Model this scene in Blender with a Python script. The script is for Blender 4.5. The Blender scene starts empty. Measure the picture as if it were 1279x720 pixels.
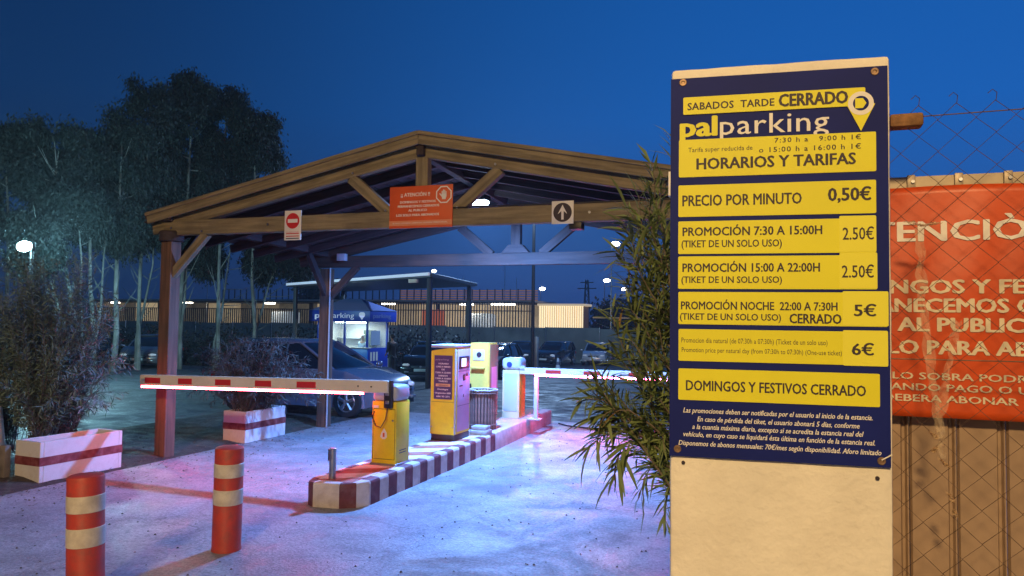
import bpy, bmesh, math, random
from mathutils import Vector, Matrix, noise
random.seed(7)
sc = bpy.context.scene
COL = sc.collection
rad = math.radians

# ---------------------------------------------------------------- camera
F = 930.0; YAW = rad(20); PIT = math.atan(42/930); ROLL = rad(0.8)
cd = bpy.data.cameras.new('camera'); cam = bpy.data.objects.new('camera', cd); COL.objects.link(cam)
fwd = Vector((-math.sin(YAW)*math.cos(PIT), math.cos(YAW)*math.cos(PIT), math.sin(PIT)))
r0 = Vector((math.cos(YAW), math.sin(YAW), 0)); u0 = r0.cross(fwd)
rt = r0*math.cos(ROLL) + u0*math.sin(ROLL); up = rt.cross(fwd)
m = Matrix.Identity(4)
for i in range(3):
    m[i][0] = rt[i]; m[i][1] = up[i]; m[i][2] = -fwd[i]
m[2][3] = 2.0
cam.matrix_world = m
cd.lens = 36*F/1279; cd.sensor_width = 36; cd.clip_start = .05; cd.clip_end = 2000
sc.camera = cam

# ---------------------------------------------------------------- sky: dusk, brighter towards the right where the sun has set
SKY = 1.0
w = bpy.data.worlds.new('World'); sc.world = w; w.use_nodes = True
nt = w.node_tree; N = nt.nodes; Lk = nt.links
bg = N['Background']
tc = N.new('ShaderNodeTexCoord'); sep = N.new('ShaderNodeSeparateXYZ'); Lk.new(tc.outputs['Generated'], sep.inputs[0])
ramp = N.new('ShaderNodeValToRGB'); Lk.new(sep.outputs['Z'], ramp.inputs[0])
els = ramp.color_ramp.elements
els[0].position = 0.0; els[0].color = (.008, .028, .115, 1)
els[1].position = 1.0; els[1].color = (.0025, .026, .13, 1)
for p, c in ((.12, (.006, .037, .14, 1)), (.26, (.003, .045, .18, 1)), (.5, (.002, .038, .155, 1))):
    e = els.new(p); e.color = c
az = N.new('ShaderNodeVectorMath'); az.operation = 'DOT_PRODUCT'; Lk.new(tc.outputs['Generated'], az.inputs[0])
az.inputs[1].default_value = (math.cos(rad(55)), math.sin(rad(55)), .15)
mr = N.new('ShaderNodeMapRange'); mr.interpolation_type = 'SMOOTHSTEP'; Lk.new(az.outputs['Value'], mr.inputs[0])
mr.inputs[1].default_value = .0; mr.inputs[2].default_value = 1.0; mr.inputs[3].default_value = .58; mr.inputs[4].default_value = 2.45
sc1 = N.new('ShaderNodeVectorMath'); sc1.operation = 'SCALE'; Lk.new(ramp.outputs[0], sc1.inputs[0]); Lk.new(mr.outputs[0], sc1.inputs['Scale'])
st = N.new('ShaderNodeTexSky'); st.sky_type = 'NISHITA'; st.sun_disc = False
st.sun_elevation = rad(-3.5); st.sun_rotation = rad(35); st.ozone_density = 3
sc2 = N.new('ShaderNodeVectorMath'); sc2.operation = 'SCALE'; Lk.new(st.outputs[0], sc2.inputs[0]); sc2.inputs['Scale'].default_value = .12
ad = N.new('ShaderNodeVectorMath'); ad.operation = 'ADD'; Lk.new(sc1.outputs[0], ad.inputs[0]); Lk.new(sc2.outputs[0], ad.inputs[1])
Lk.new(ad.outputs[0], bg.inputs[0]); bg.inputs[1].default_value = SKY

sc.view_settings.view_transform = 'Standard'; sc.view_settings.look = 'None'
sc.view_settings.exposure = 0; sc.view_settings.gamma = 1
sc.render.engine = 'CYCLES'
cy = sc.cycles; cy.use_denoising = True; cy.max_bounces = 5; cy.diffuse_bounces = 3; cy.glossy_bounces = 3
cy.transmission_bounces = 4; cy.transparent_max_bounces = 8; cy.sample_clamp_indirect = 4; cy.caustics_reflective = False; cy.caustics_refractive = False

P_SODIUM = 7000; P_CANOPY = 1000; P_FLOOD = 2600; E_STRIP = 72; P_LOT_FILL = 6000

# ---------------------------------------------------------------- materials
def srgb(r, g, b):
    f = lambda c: (c/255/12.92) if c/255 <= .04045 else ((c/255+.055)/1.055)**2.4
    return (f(r), f(g), f(b))
MATS = {}
def mat(name, col, rough=.6, metal=0, var=0, vscale=8, bump=0, bscale=40, emis=None, stretch=None, dirt=0, dirtcol=(.05, .04, .03), dscale=3, alpha=1, coat=0, spec=.5):
    if name in MATS: return MATS[name]
    mt = bpy.data.materials.new(name); mt.use_nodes = True; t = mt.node_tree; n = t.nodes; l = t.links
    b = n['Principled BSDF']; b.inputs['Roughness'].default_value = rough; b.inputs['Metallic'].default_value = metal
    b.inputs['Specular IOR Level'].default_value = spec; b.inputs['Coat Weight'].default_value = coat
    b.inputs['Base Color'].default_value = (*col, 1)
    src = None
    if var or bump or dirt:
        tcd = n.new('ShaderNodeTexCoord'); mp = n.new('ShaderNodeMapping'); l.new(tcd.outputs['Object'], mp.inputs[0])
        if stretch: mp.inputs['Scale'].default_value = stretch
        vec = mp.outputs[0]
        if var:
            no = n.new('ShaderNodeTexNoise'); no.inputs['Scale'].default_value = vscale; no.inputs['Detail'].default_value = 6; l.new(vec, no.inputs[0])
            r = n.new('ShaderNodeValToRGB'); l.new(no.outputs[0], r.inputs[0])
            r.color_ramp.elements[0].position = .3; r.color_ramp.elements[1].position = .7
            r.color_ramp.elements[0].color = (*[c*(1-var) for c in col], 1); r.color_ramp.elements[1].color = (*[min(1, c*(1+var)) for c in col], 1)
            src = r.outputs[0]
        if dirt:
            no2 = n.new('ShaderNodeTexNoise'); no2.inputs['Scale'].default_value = dscale; no2.inputs['Detail'].default_value = 8; no2.inputs['Roughness'].default_value = .7; l.new(tcd.outputs['Object'], no2.inputs[0])
            r2 = n.new('ShaderNodeValToRGB'); l.new(no2.outputs[0], r2.inputs[0]); r2.color_ramp.elements[0].position = .45; r2.color_ramp.elements[1].position = .75
            r2.color_ramp.elements[1].color = (dirt, dirt, dirt, 1)
            mx = n.new('ShaderNodeMix'); mx.data_type = 'RGBA'; l.new(r2.outputs[0], mx.inputs[0])
            mx.inputs[6].default_value = (*col, 1); mx.inputs[7].default_value = (*dirtcol, 1)
            if src: l.new(src, mx.inputs[6])
            src = mx.outputs[2]
        if src: l.new(src, b.inputs['Base Color'])
        if bump:
            nb = n.new('ShaderNodeTexNoise'); nb.inputs['Scale'].default_value = bscale; nb.inputs['Detail'].default_value = 5; l.new(vec, nb.inputs[0])
            bu = n.new('ShaderNodeBump'); bu.inputs['Strength'].default_value = bump; bu.inputs['Distance'].default_value = .01; l.new(nb.outputs[0], bu.inputs['Height']); l.new(bu.outputs[0], b.inputs['Normal'])
    if emis:
        b.inputs['Emission Color'].default_value = (*emis[:3], 1); b.inputs['Emission Strength'].default_value = emis[3]
    if alpha < 1: b.inputs['Alpha'].default_value = alpha
    MATS[name] = mt; return mt

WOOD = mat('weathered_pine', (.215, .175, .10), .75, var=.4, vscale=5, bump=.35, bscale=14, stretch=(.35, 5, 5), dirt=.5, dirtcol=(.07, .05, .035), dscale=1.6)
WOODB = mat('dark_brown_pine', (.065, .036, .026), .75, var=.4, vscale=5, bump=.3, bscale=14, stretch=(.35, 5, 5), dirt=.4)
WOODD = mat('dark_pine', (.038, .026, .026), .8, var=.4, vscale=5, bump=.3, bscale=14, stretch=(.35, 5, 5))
WOODR = mat('reddish_stained_pine', (.14, .075, .045), .7, var=.4, vscale=5, bump=.3, bscale=14, stretch=(.35, 5, 5), dirt=.4)
PLASTER = mat('painted_plaster', (.82, .77, .63), .85, var=.08, vscale=3, bump=.7, bscale=28, dirt=.30, dirtcol=(.42, .34, .24), dscale=2.6)
NAVY = mat('navy_vinyl', (.005, .013, .14), .62, var=.15, vscale=3, spec=.2)
YEL = mat('yellow_vinyl', (.74, .70, .012), .55, var=.04, vscale=4, dirt=.12, dirtcol=(.5, .36, .02))
YEL2 = mat('pale_yellow_sticker', (.78, .74, .04), .55)
INK = mat('dark_ink', (.03, .02, .03), .6)
WHT = mat('white_print', (.78, .76, .70), .6)
STEEL = mat('galvanised_steel', (.42, .42, .43), .4, 1, var=.25, vscale=12)
BLACKP = mat('black_plastic', (.012, .012, .014), .45)
RUBBER = mat('tyre_rubber', (.015, .015, .016), .85)
CHROME = mat('alloy', (.65, .65, .67), .3, .9)
GLASS = mat('tinted_window_glass', (.008, .011, .016), .07, spec=.7, coat=.3)
WHITEP = mat('white_wall_paint', (.72, .70, .67), .7, var=.08, vscale=5, bump=.2, dirt=.45, dirtcol=(.34, .28, .24), dscale=5)
MAROON = mat('maroon_paint', (.20, .03, .03), .65, var=.3, vscale=9, dirt=.35, dirtcol=(.4, .3, .26), dscale=9)
REDP = mat('red_bollard_plastic', (.50, .05, .028), .5, var=.16, vscale=6, dirt=.75, dirtcol=(.22, .07, .05), dscale=9, bump=.15)
CREAM = mat('cream_reflective_band', (.66, .60, .45), .5, var=.14, vscale=9, bump=.1, dirt=.7, dirtcol=(.38, .30, .22), dscale=8)
YELC = mat('yellow_powder_coat', (.84, .62, .008), .38, var=.06, vscale=4, dirt=.3, dirtcol=(.45, .24, .03), dscale=7)
GREYC = mat('pale_grey_powder_coat', (.45, .46, .50), .4, var=.06, vscale=5)
ORANGE = mat('orange_sign_vinyl', (.66, .10, .018), .5, var=.12, vscale=3)
SIGNW = mat('sign_white', (.75, .73, .68), .5)
SIGNR = mat('sign_red', (.55, .02, .02), .5)

# ---------------------------------------------------------------- mesh helpers
def tag(o, label=None, cat=None, group=None, kind=None):
    if label: o['label'] = label
    if cat: o['category'] = cat
    if group: o['group'] = group
    if kind: o['kind'] = kind
    return o
def empty(name, loc=(0, 0, 0), label=None, cat=None, group=None, rz=0):
    o = bpy.data.objects.new(name, None); o.location = loc; o.rotation_euler = (0, 0, rz); o.empty_display_size = .2
    COL.objects.link(o); return tag(o, label, cat, group)
def link(name, me, parent=None, world=False):
    o = bpy.data.objects.new(name, me); COL.objects.link(o)
    if parent:
        o.parent = parent
        if world: o.matrix_parent_inverse = (Matrix.Translation(parent.location) @ Matrix.Rotation(parent.rotation_euler.z, 4, 'Z')).inverted()
    return o
def fin(name, bm, mats, parent=None, world=False, smooth=False):
    me = bpy.data.meshes.new(name); bm.normal_update(); bm.to_mesh(me); bm.free()
    for q in (mats if isinstance(mats, (list, tuple)) else [mats]): me.materials.append(q)
    if smooth:
        for p in me.polygons: p.use_smooth = True
        if smooth != 2:
            try: me.set_sharp_from_angle(angle=rad(40))
            except Exception: pass
    return link(name, me, parent, world)
def pyd(name, vs, fs, mats, parent=None, world=False, smooth=False):
    me = bpy.data.meshes.new(name); me.from_pydata([tuple(v) for v in vs], [], fs); me.update()
    for q in (mats if isinstance(mats, (list, tuple)) else [mats]): me.materials.append(q)
    if smooth:
        for p in me.polygons: p.use_smooth = True
    return link(name, me, parent, world)
def bbox(bm, x0, x1, y0, y1, z0, z1, bev=0, mi=0, M=None, seg=2):
    r = bmesh.ops.create_cube(bm, size=1); vs = r['verts']
    for v in vs:
        v.co = Vector(((x0+x1)/2+v.co.x*(x1-x0), (y0+y1)/2+v.co.y*(y1-y0), (z0+z1)/2+v.co.z*(z1-z0)))
    fs = {f for v in vs for f in v.link_faces}
    for f in fs: f.material_index = mi
    if bev:
        es = list({e for f in fs for e in f.edges})
        rr = bmesh.ops.bevel(bm, geom=es, offset=bev, segments=seg, affect='EDGES', profile=.5)
        vs = list({v for v in rr['verts']} | {v for v in vs if v.is_valid})
        for f in rr['faces']: f.material_index = mi
    if M:
        for v in vs: v.co = M @ v.co
    return vs
def box(name, x0, x1, y0, y1, z0, z1, mt, parent=None, world=False, bev=.004, **k):
    bm = bmesh.new(); bbox(bm, x0, x1, y0, y1, z0, z1, bev, **k); return fin(name, bm, mt, parent, world, smooth=bool(bev))
def bcyl(bm, c, r, h, seg=20, r2=None, axis='Z', mi=0, cap=True):
    M = Matrix.Translation(c)
    if axis == 'Y': M = M @ Matrix.Rotation(rad(90), 4, 'X')
    if axis == 'X': M = M @ Matrix.Rotation(rad(90), 4, 'Y')
    rr = bmesh.ops.create_cone(bm, cap_ends=cap, segments=seg, radius1=r, radius2=r if r2 is None else r2, depth=h, matrix=M)
    for f in {f for v in rr['verts'] for f in v.link_faces}: f.material_index = mi
def cyl(name, c, r, h, mt, parent=None, world=False, seg=20, r2=None, axis='Z'):
    bm = bmesh.new(); bcyl(bm, c, r, h, seg, r2, axis); return fin(name, bm, mt, parent, world, smooth=True)
def btube(bm, pts, rads, seg=8, mi=0, cap=True):
    pts = [Vector(p) for p in pts]
    if not isinstance(rads, (list, tuple)): rads = [rads]*len(pts)
    rings = []; prev = None
    for i, p in enumerate(pts):
        d = (pts[min(i+1, len(pts)-1)]-pts[max(i-1, 0)])
        if d.length < 1e-6: d = Vector((0, 0, 1))
        d.normalize()
        a = prev if prev is not None else (Vector((1, 0, 0)) if abs(d.x) < .8 else Vector((0, 1, 0)))
        a = (a-d*a.dot(d))
        if a.length < 1e-5: a = d.orthogonal()
        a.normalize(); prev = a; b = d.cross(a)
        rings.append([bm.verts.new(p+(a*math.cos(2*math.pi*k/seg)+b*math.sin(2*math.pi*k/seg))*rads[i]) for k in range(seg)])
    for i in range(len(rings)-1):
        for k in range(seg):
            f = bm.faces.new((rings[i][k], rings[i][(k+1) % seg], rings[i+1][(k+1) % seg], rings[i+1][k])); f.material_index = mi
    if cap:
        bm.faces.new(rings[0][::-1]); bm.faces.new(rings[-1])
def tube(name, pts, rads, mt, parent=None, world=False, seg=8):
    bm = bmesh.new(); btube(bm, pts, rads, seg); return fin(name, bm, mt, parent, world, smooth=True)
def lathe(name, prof, mt, parent=None, world=False, seg=32, c=(0, 0, 0), mis=None):
    bm = bmesh.new(); rings = []
    for r, z in prof:
        rings.append([bm.verts.new((c[0]+r*math.cos(2*math.pi*k/seg), c[1]+r*math.sin(2*math.pi*k/seg), c[2]+z)) for k in range(seg)])
    for i in range(len(rings)-1):
        for k in range(seg):
            f = bm.faces.new((rings[i][k], rings[i][(k+1) % seg], rings[i+1][(k+1) % seg], rings[i+1][k]))
            if mis: f.material_index = mis[i]
    bm.faces.new(rings[0][::-1]); bm.faces.new(rings[-1])
    return fin(name, bm, mt, parent, world, smooth=True)
def beam(name, p0, p1, wd, ht, mt, parent, upv=(0, 0, 1), bev=.006):
    """timber from p0 to p1: its own local X runs along the grain"""
    p0 = Vector(p0); p1 = Vector(p1); d = p1-p0; L = d.length; x = d.normalized(); u = Vector(upv)
    y = u.cross(x)
    if y.length < 1e-4: y = Vector((1, 0, 0)).cross(x)
    y.normalize(); z = x.cross(y)
    bm = bmesh.new(); bbox(bm, 0, L, -wd/2, wd/2, -ht/2, ht/2, bev, seg=1)
    o = fin(name, bm, mt)
    M = Matrix((x, y, z)).transposed().to_4x4(); M.translation = p0
    o.parent = parent; o.matrix_parent_inverse = (Matrix.Translation(parent.location) @ Matrix.Rotation(parent.rotation_euler.z, 4, 'Z')).inverted()
    o.matrix_basis = M
    return o
def prism(name, outline, y0, y1, mt, parent=None, world=False, bev=0):
    """outline in xz, extruded along y"""
    bm = bmesh.new(); a = [bm.verts.new((x, y0, z)) for x, z in outline]; b = [bm.verts.new((x, y1, z)) for x, z in outline]
    bm.faces.new(a); bm.faces.new(b[::-1]); n = len(a)
    for i in range(n): bm.faces.new((a[i], b[i], b[(i+1) % n], a[(i+1) % n]))
    bmesh.ops.recalc_face_normals(bm, faces=bm.faces)
    if bev: bmesh.ops.bevel(bm, geom=list(bm.edges), offset=bev, segments=2, affect='EDGES')
    return fin(name, bm, mt, parent, world, smooth=bool(bev))
_tcache = {}
def text_mesh(s, bold=0, shear=0, space=1):
    k = (s, bold, shear, space)
    if k in _tcache: return _tcache[k]
    c = bpy.data.curves.new('t', 'FONT'); c.body = s; c.offset = 0; c.shear = shear; c.resolution_u = 2; c.space_character = space
    o = bpy.data.objects.new('t', c); COL.objects.link(o); bpy.context.view_layer.update()
    me = bpy.data.meshes.new_from_object(o); vs = [v.co.copy() for v in me.vertices]; fs = [tuple(p.vertices) for p in me.polygons]
    bpy.data.objects.remove(o); bpy.data.curves.remove(c); bpy.data.meshes.remove(me)
    x0 = min(v.x for v in vs); x1 = max(v.x for v in vs)
    ex = max(0, bold)*1.35; base = list(vs); bf_ = list(fs); out = []; fo = []
    for k, (dx, dy) in enumerate(((0, 0), (-ex, 0), (ex, 0), (-ex*.5, ex*.45), (ex*.5, ex*.45), (-ex*.5, -ex*.45), (ex*.5, -ex*.45)) if ex > 0 else ((0, 0),)):
        n0 = len(out); out += [(v.x+dx, v.y+dy, k) for v in base]; fo += [tuple(i+n0 for i in f) for f in bf_]
    x0 -= ex; x1 += ex; fs = fo
    vs = [((a-x0)/(x1-x0), b/.729, k) for a, b, k in out]
    _tcache[k] = (vs, fs); return _tcache[k]
def text(s, x0, x1, z, cap, y, mt, parent, bold=.02, shear=0, space=1, face='-y', world=False, name='lettering'):
    """lettering in the xz plane at depth y, baseline z, capital height cap, fitted between x0 and x1"""
    vs, fs = text_mesh(s, bold, shear, space)
    if face == '-y': V = [(x0+u*(x1-x0), y-k*.00007, z+v*cap) for u, v, k in vs]
    else: V = [(y+k*.00007, x0+u*(x1-x0), z+v*cap) for u, v, k in vs]   # face +x: runs along y
    return pyd(name, V, fs, mt, parent, world)
def rrect(name, x0, x1, z0, z1, y, th, mt, parent, r=.006, world=False):
    pts = []
    for cx, cz, a0 in ((x1-r, z1-r, 0), (x0+r, z1-r, 90), (x0+r, z0+r, 180), (x1-r, z0+r, 270)):
        for k in range(4): a = rad(a0+30*k); pts.append((cx+r*math.cos(a), cz+r*math.sin(a)))
    return prism(name, pts, y-th, y, mt, parent, world)
def smoothstep(a, b, x):
    t = max(0, min(1, (x-a)/(b-a))); return t*t*(3-2*t)
def G(y):
    return 0 if y < 15 else (-1.15*(y-15)/40 if y < 55 else -1.15)

# ---------------------------------------------------------------- ground
def ground_mat(name, base, lo, hi, scale, bumps, rough=.8, cracks=True, worn=.0):
    mt = bpy.data.materials.new(name); mt.use_nodes = True; t = mt.node_tree; n = t.nodes; l = t.links; b = n['Principled BSDF']
    tcd = n.new('ShaderNodeTexCoord'); v = tcd.outputs['Object']
    def noi(s, d=8, ro=.6, dist=0):
        q = n.new('ShaderNodeTexNoise'); q.inputs['Scale'].default_value = s; q.inputs['Detail'].default_value = d; q.inputs['Roughness'].default_value = ro; q.inputs['Distortion'].default_value = dist; l.new(v, q.inputs[0]); return q.outputs[0]
    def mrange(i, a, bb, c, d):
        q = n.new('ShaderNodeMapRange'); l.new(i, q.inputs[0]); q.inputs[1].default_value = a; q.inputs[2].default_value = bb; q.inputs[3].default_value = c; q.inputs[4].default_value = d; return q.outputs[0]
    def mul(a, bb):
        q = n.new('ShaderNodeMath'); q.operation = 'MULTIPLY'; l.new(a, q.inputs[0]); l.new(bb, q.inputs[1]); return q.outputs[0]
    big = mrange(noi(scale*.25, 9, .62, .8), .33, .67, lo, hi)
    mid = mrange(noi(scale*2.1, 12, .78, .4), .35, .65, .66, 1.22)
    fine = mrange(noi(scale*38, 5, .8), .35, .65, .6, 1.3)
    x = mul(mul(big, mid), fine)
    stn = mrange(noi(scale*.55, 9, .75, 1.5), .56, .66, 1, .62); x = mul(x, stn)
    if cracks:
        mp = n.new('ShaderNodeVectorMath'); mp.operation = 'ADD'; wn = n.new('ShaderNodeTexNoise'); wn.inputs['Scale'].default_value = 1.2; wn.inputs['Detail'].default_value = 6; l.new(v, wn.inputs[0]); l.new(v, mp.inputs[0]); l.new(wn.outputs[1], mp.inputs[1])
        vo = n.new('ShaderNodeTexVoronoi'); vo.feature = 'DISTANCE_TO_EDGE'; vo.inputs['Scale'].default_value = .55; l.new(mp.outputs[0], vo.inputs[0])
        cr = mrange(vo.outputs[0], 0, .007, .5, 1); 
        gate = mrange(noi(.5, 3), .48, .56, 0, 1)
        q = n.new('ShaderNodeMix'); q.inputs[2].default_value = 1; l.new(gate, q.inputs[0]); l.new(cr, q.inputs[3]); q.inputs[2].default_value = 1
        x = mul(x, q.outputs[0])
    sc_ = n.new('ShaderNodeVectorMath'); sc_.operation = 'SCALE'; sc_.inputs[0].default_value = base; l.new(x, sc_.inputs['Scale']); l.new(sc_.outputs[0], b.inputs['Base Color'])
    l.new(mrange(noi(scale*1.3, 9, .75, .6), .38, .62, rough-.38, rough+.15), b.inputs['Roughness'])
    bu = n.new('ShaderNodeBump'); bu.inputs['Strength'].default_value = bumps; bu.inputs['Distance'].default_value = .02
    bsum = n.new('ShaderNodeMath'); bsum.operation = 'ADD'; l.new(noi(scale*7, 10, .75), bsum.inputs[0]); l.new(noi(scale*50, 3, .6), bsum.inputs[1])
    l.new(bsum.outputs[0], bu.inputs['Height']); l.new(bu.outputs[0], b.inputs['Normal'])
    return mt
M_CONC = ground_mat('worn_concrete', (.35, .345, .355), .74, 1.12, .85, .45, .66)
M_ASPH = ground_mat('car_park_asphalt', (.085, .088, .10), .75, 1.25, 1.2, .5, .75)
M_SOIL = ground_mat('dry_soil', (.085, .065, .05), .6, 1.3, 3, .9, .95, cracks=False)

def sheet(name, xs, ys, zf, mt):
    vs = [(x, y, zf(x, y)) for y in ys for x in xs]; nx = len(xs)
    fs = [(j*nx+i, j*nx+i+1, (j+1)*nx+i+1, (j+1)*nx+i) for j in range(len(ys)-1) for i in range(nx-1)]
    return tag(pyd(name, vs, fs, mt, smooth=True), kind='structure')
sheet('ground', [-300, -200, -60, -30, -15, 0, 15, 60, 200, 300], [-60, -30, 0, 15, 25, 35, 45, 55, 80, 150, 300, 600], lambda x, y: G(y)-.008, M_ASPH)
sheet('driveway', [-8.15+i*.5 for i in range(24)], [-12, -4, 0, 4, 8, 12, 14.6], lambda x, y: -.004, M_CONC)
# a gently uneven verge of soil along the left of the lane
def vz(x, y):
    e = min(1, max(0, min(-8.12-x, x+11.2, y-3, 13.3-y)/.35))
    return -.006+e*(.05+.05*noise.noise(Vector((x*1.3, y*1.3, 0))))+ .02*e*noise.noise(Vector((x*6, y*6, 3)))
sheet('verge', [-11.2+i*.14 for i in range(23)], [3+i*.14 for i in range(75)], vz, M_SOIL)

# ---------------------------------------------------------------- traffic island
isl = empty('traffic_island', (-4.53, 9, 0), 'raised concrete island with maroon and cream striped kerb between the two lanes', 'traffic island')
TOPW = mat('painted_island_white', (.70, .66, .63), .7, var=.1, bump=.2, dirt=.5, dirtcol=(.3, .22, .18), dscale=5)
TOPR = mat('painted_island_orange', (.36, .085, .04), .7, var=.25, bump=.2, dirt=.5, dirtcol=(.5, .38, .3), dscale=6)
STW = mat('kerb_cream_paint', (.62, .55, .49), .7, var=.14, bump=.25, dirt=.45, dirtcol=(.25, .17, .14), dscale=7)
STR = mat('kerb_maroon_paint', (.14, .030, .035), .65, var=.3, bump=.25, dirt=.4, dirtcol=(.3, .22, .2), dscale=7)
def kerb_block(y0, y1, idx, xr=-4.2, xl=-4.88, z=.26):
    m_ = STR if idx % 2 else STW
    return y0, y1, m_
# outline points going round: right side rear -> right side front -> chamfer -> front -> chamfer -> left side
def ring_pts():
    pts = []
    y = 10.88
    while y > 7.12: pts.append((-4.20, y)); y -= .196
    pts += [(-4.20, 7.12), (-4.27, 6.98), (-4.42, 6.88), (-4.72, 6.84), (-4.82, 6.90), (-4.88, 7.05)]
    y = 7.25
    while y < 10.88: pts.append((-4.88, y)); y += .2
    pts.append((-4.88, 10.88)); return pts
RP = ring_pts()
zt = .26; cxy = Vector((-4.54, 9))
for i in range(len(RP)-1):
    a = Vector(RP[i]); b = Vector(RP[i+1]); 
    d = (b-a).normalized(); nrm = Vector((-d.y, d.x))
    mid = (a+b)/2
    if nrm.dot(Vector((-4.54, mid.y+.01 if mid.y > 7.3 else 7.6))-mid) > 0: nrm = -nrm
    inn = -nrm
    bm = bmesh.new(); w_ = .12
    def inner(p): 
        q = Vector((max(-4.76, min(-4.32, p.x)), max(6.96, p.y))); return q
    g = .0015
    aa = a+d*g; bb = b-d*g
    prof = [(0, 0, -.05), (0, 0, zt-.03), (.01, 1, zt-.008), (.035, 1, zt)]
    V = []
    for (P, I) in ((aa, inner(aa)), (bb, inner(bb))):
        Pi = Vector((I.x-P.x, I.y-P.y)); 
        row = [(P.x, P.y, -.05), (P.x, P.y, zt-.03)]
        q1 = P+Pi*.08; q2 = P+Pi*.3
        row += [(q1.x, q1.y, zt-.008), (q2.x, q2.y, zt), (I.x, I.y, zt), (I.x, I.y, -.05)]
        V.append([bm.verts.new(r) for r in row])
    for k in range(5): bm.faces.new((V[0][k], V[1][k], V[1][k+1], V[0][k+1]))
    bmesh.ops.remove_doubles(bm, verts=bm.verts, dist=1e-5)
    for s in (0, 1):
        try: bm.faces.new([v for v in V[s] if v.is_valid])
        except Exception: pass
    bmesh.ops.recalc_face_normals(bm, faces=bm.faces)
    n_r = len([p for p in RP if p[0] == -4.20])-1
    if i < n_r: m_ = STR if i % 2 == n_r % 2 else STW
    else:
        k = i-n_r; m_ = (STR, STW, STR, STW, STR)[k] if k < 5 else (STW if i % 2 else STR)
        if k == 2: m_ = STW
        if k == 1 or k == 3: m_ = STR
        if k == 0: m_ = STW
    fin('kerb_block', bm, m_, isl, True)
# top: diagonal painted bands, each its own slab between the kerb blocks
y = 6.96; i = 0
while y < 10.88:
    y1 = min(10.88, y+.3); sk = .28
    q = [(-4.755, y-sk), (-4.325, y), (-4.325, y1), (-4.755, y1-sk)]
    q = [(a, max(6.965, min(10.88, b))) for a, b in q]
    if i % 2 == 0 or True:
        bm = bmesh.new()
        lo = [bm.verts.new((a, b, .0)) for a, b in q]; hi = [bm.verts.new((a, b, zt+.002)) for a, b in q]
        bm.faces.new(hi); 
        for k in range(4): bm.faces.new((lo[k], lo[(k+1) % 4], hi[(k+1) % 4], hi[k]))
        fin('painted_band', bm, TOPR if i % 2 == 0 else TOPW, isl, True)
    y = y1; i += 1
PINKC = mat('pale_worn_kerb_paint', (.55, .46, .44), .7, var=.15, bump=.3, dirt=.5, dirtcol=(.2, .12, .12), dscale=5)
bm = bmesh.new(); bbox(bm, -5.15, -4.2, 10.9, 14.3, -.05, .27, .04)
for v in bm.verts:
    if v.co.y > 14: v.co.x -= .12 if v.co.x > -4.6 else 0
fin('rear_slab', bm, PINKC, isl, True, smooth=True)

# ---------------------------------------------------------------- timber canopy
can = empty('timber_canopy', (-4.27, 10, 0), 'open timber gable canopy on posts spanning the car park entrance lanes', 'canopy')
XL, XR, XC = -8.33, -.22, -4.28; YF, YR = 8.42, 11.95; ZT = 3.28
def dz(y): return -.21*(y-YF)/(YR-YF)
def roofz(x, y=8.42, base=4.165): return base-.2*abs(x-XC)+dz(y)
PX = {YF: (XL, XR), YR: (-8.05, -.5)}
for y in (YF, YR):
    for x in PX[y]:
        beam('post', (x, y, 0), (x, y, ZT-.13+dz(y)), .19, .19, WOODR, can, upv=(0, 1, 0))
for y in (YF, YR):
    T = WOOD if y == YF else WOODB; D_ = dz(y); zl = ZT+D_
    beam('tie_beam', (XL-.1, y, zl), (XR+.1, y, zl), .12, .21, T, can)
    zr = roofz(XC, y)
    beam('king_post', (XC, y, zl+.105), (XC, y, zr-.10), .11, .17, T, can, upv=(1, 0, 0))
    for s in (-1, 1):
        beam('principal_rafter', (XC+s*.01, y, zr-.02), (XC+s*4.36, y, roofz(XC+s*4.36, y)-.02), .11, .17, T, can)
        beam('strut', (XC+s*.45, y, zl+.08), (XC+s*1.05, y, roofz(XC+s*1.05, y)-.10), .10, .14, T, can)
        xp = PX[y][0] if s < 0 else PX[y][1]
        beam('knee_brace', (xp-s*.03, y-.01, 2.58+D_), (xp-s*.66, y-.01, zl-.09), .09, .12, T, can)
        prism('gusset', [(XC+s*3.95, zl+.107), (XC+s*3.60, zl+.107), (XC+s*3.72, zl+.19), (XC+s*4.0, zl+.17)], y-.058, y+.058, T, can, True)
    if y == YR:
        prism('king_post_shoe', [(XC-.25, zl+.1), (XC+.25, zl+.1), (XC+.12, zl+.24), (XC-.12, zl+.24)], y-.08, y+.08, WOODB, can, True)
for i, x in enumerate((XL, XR)):
    beam('eaves_plate', (x, YF-.13, ZT+.17+dz(YF-.13)), (PX[YR][i], YR+.3, ZT+.17+dz(YR+.3)), .15, .16, WOODD, can)
    for y0, y1 in ((YF, YF+.6), (YR, YR-.6)):
        xx = x if y0 == YF else PX[YR][i]
        beam('knee_brace', (xx, y0, 2.6+dz(y0)), (xx, y1, ZT+.08+dz(y1)), .09, .11, WOODD, can)
    lathe('post_cap', [(.17, 0), (.17, .13), (.15, .15)], WOODD, can, True, seg=14, c=(x-.0, YF, ZT-.19))
YA, YB = YF-.15, YR+.30
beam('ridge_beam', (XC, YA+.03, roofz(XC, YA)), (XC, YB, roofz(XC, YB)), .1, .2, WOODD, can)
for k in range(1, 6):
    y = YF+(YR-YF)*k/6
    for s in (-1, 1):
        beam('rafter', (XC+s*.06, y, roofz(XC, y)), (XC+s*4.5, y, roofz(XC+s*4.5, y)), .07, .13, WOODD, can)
M_ROOF = mat('roof_tiles_dark', (.09, .05, .04), .8, var=.3, vscale=6, bump=.4)
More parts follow.
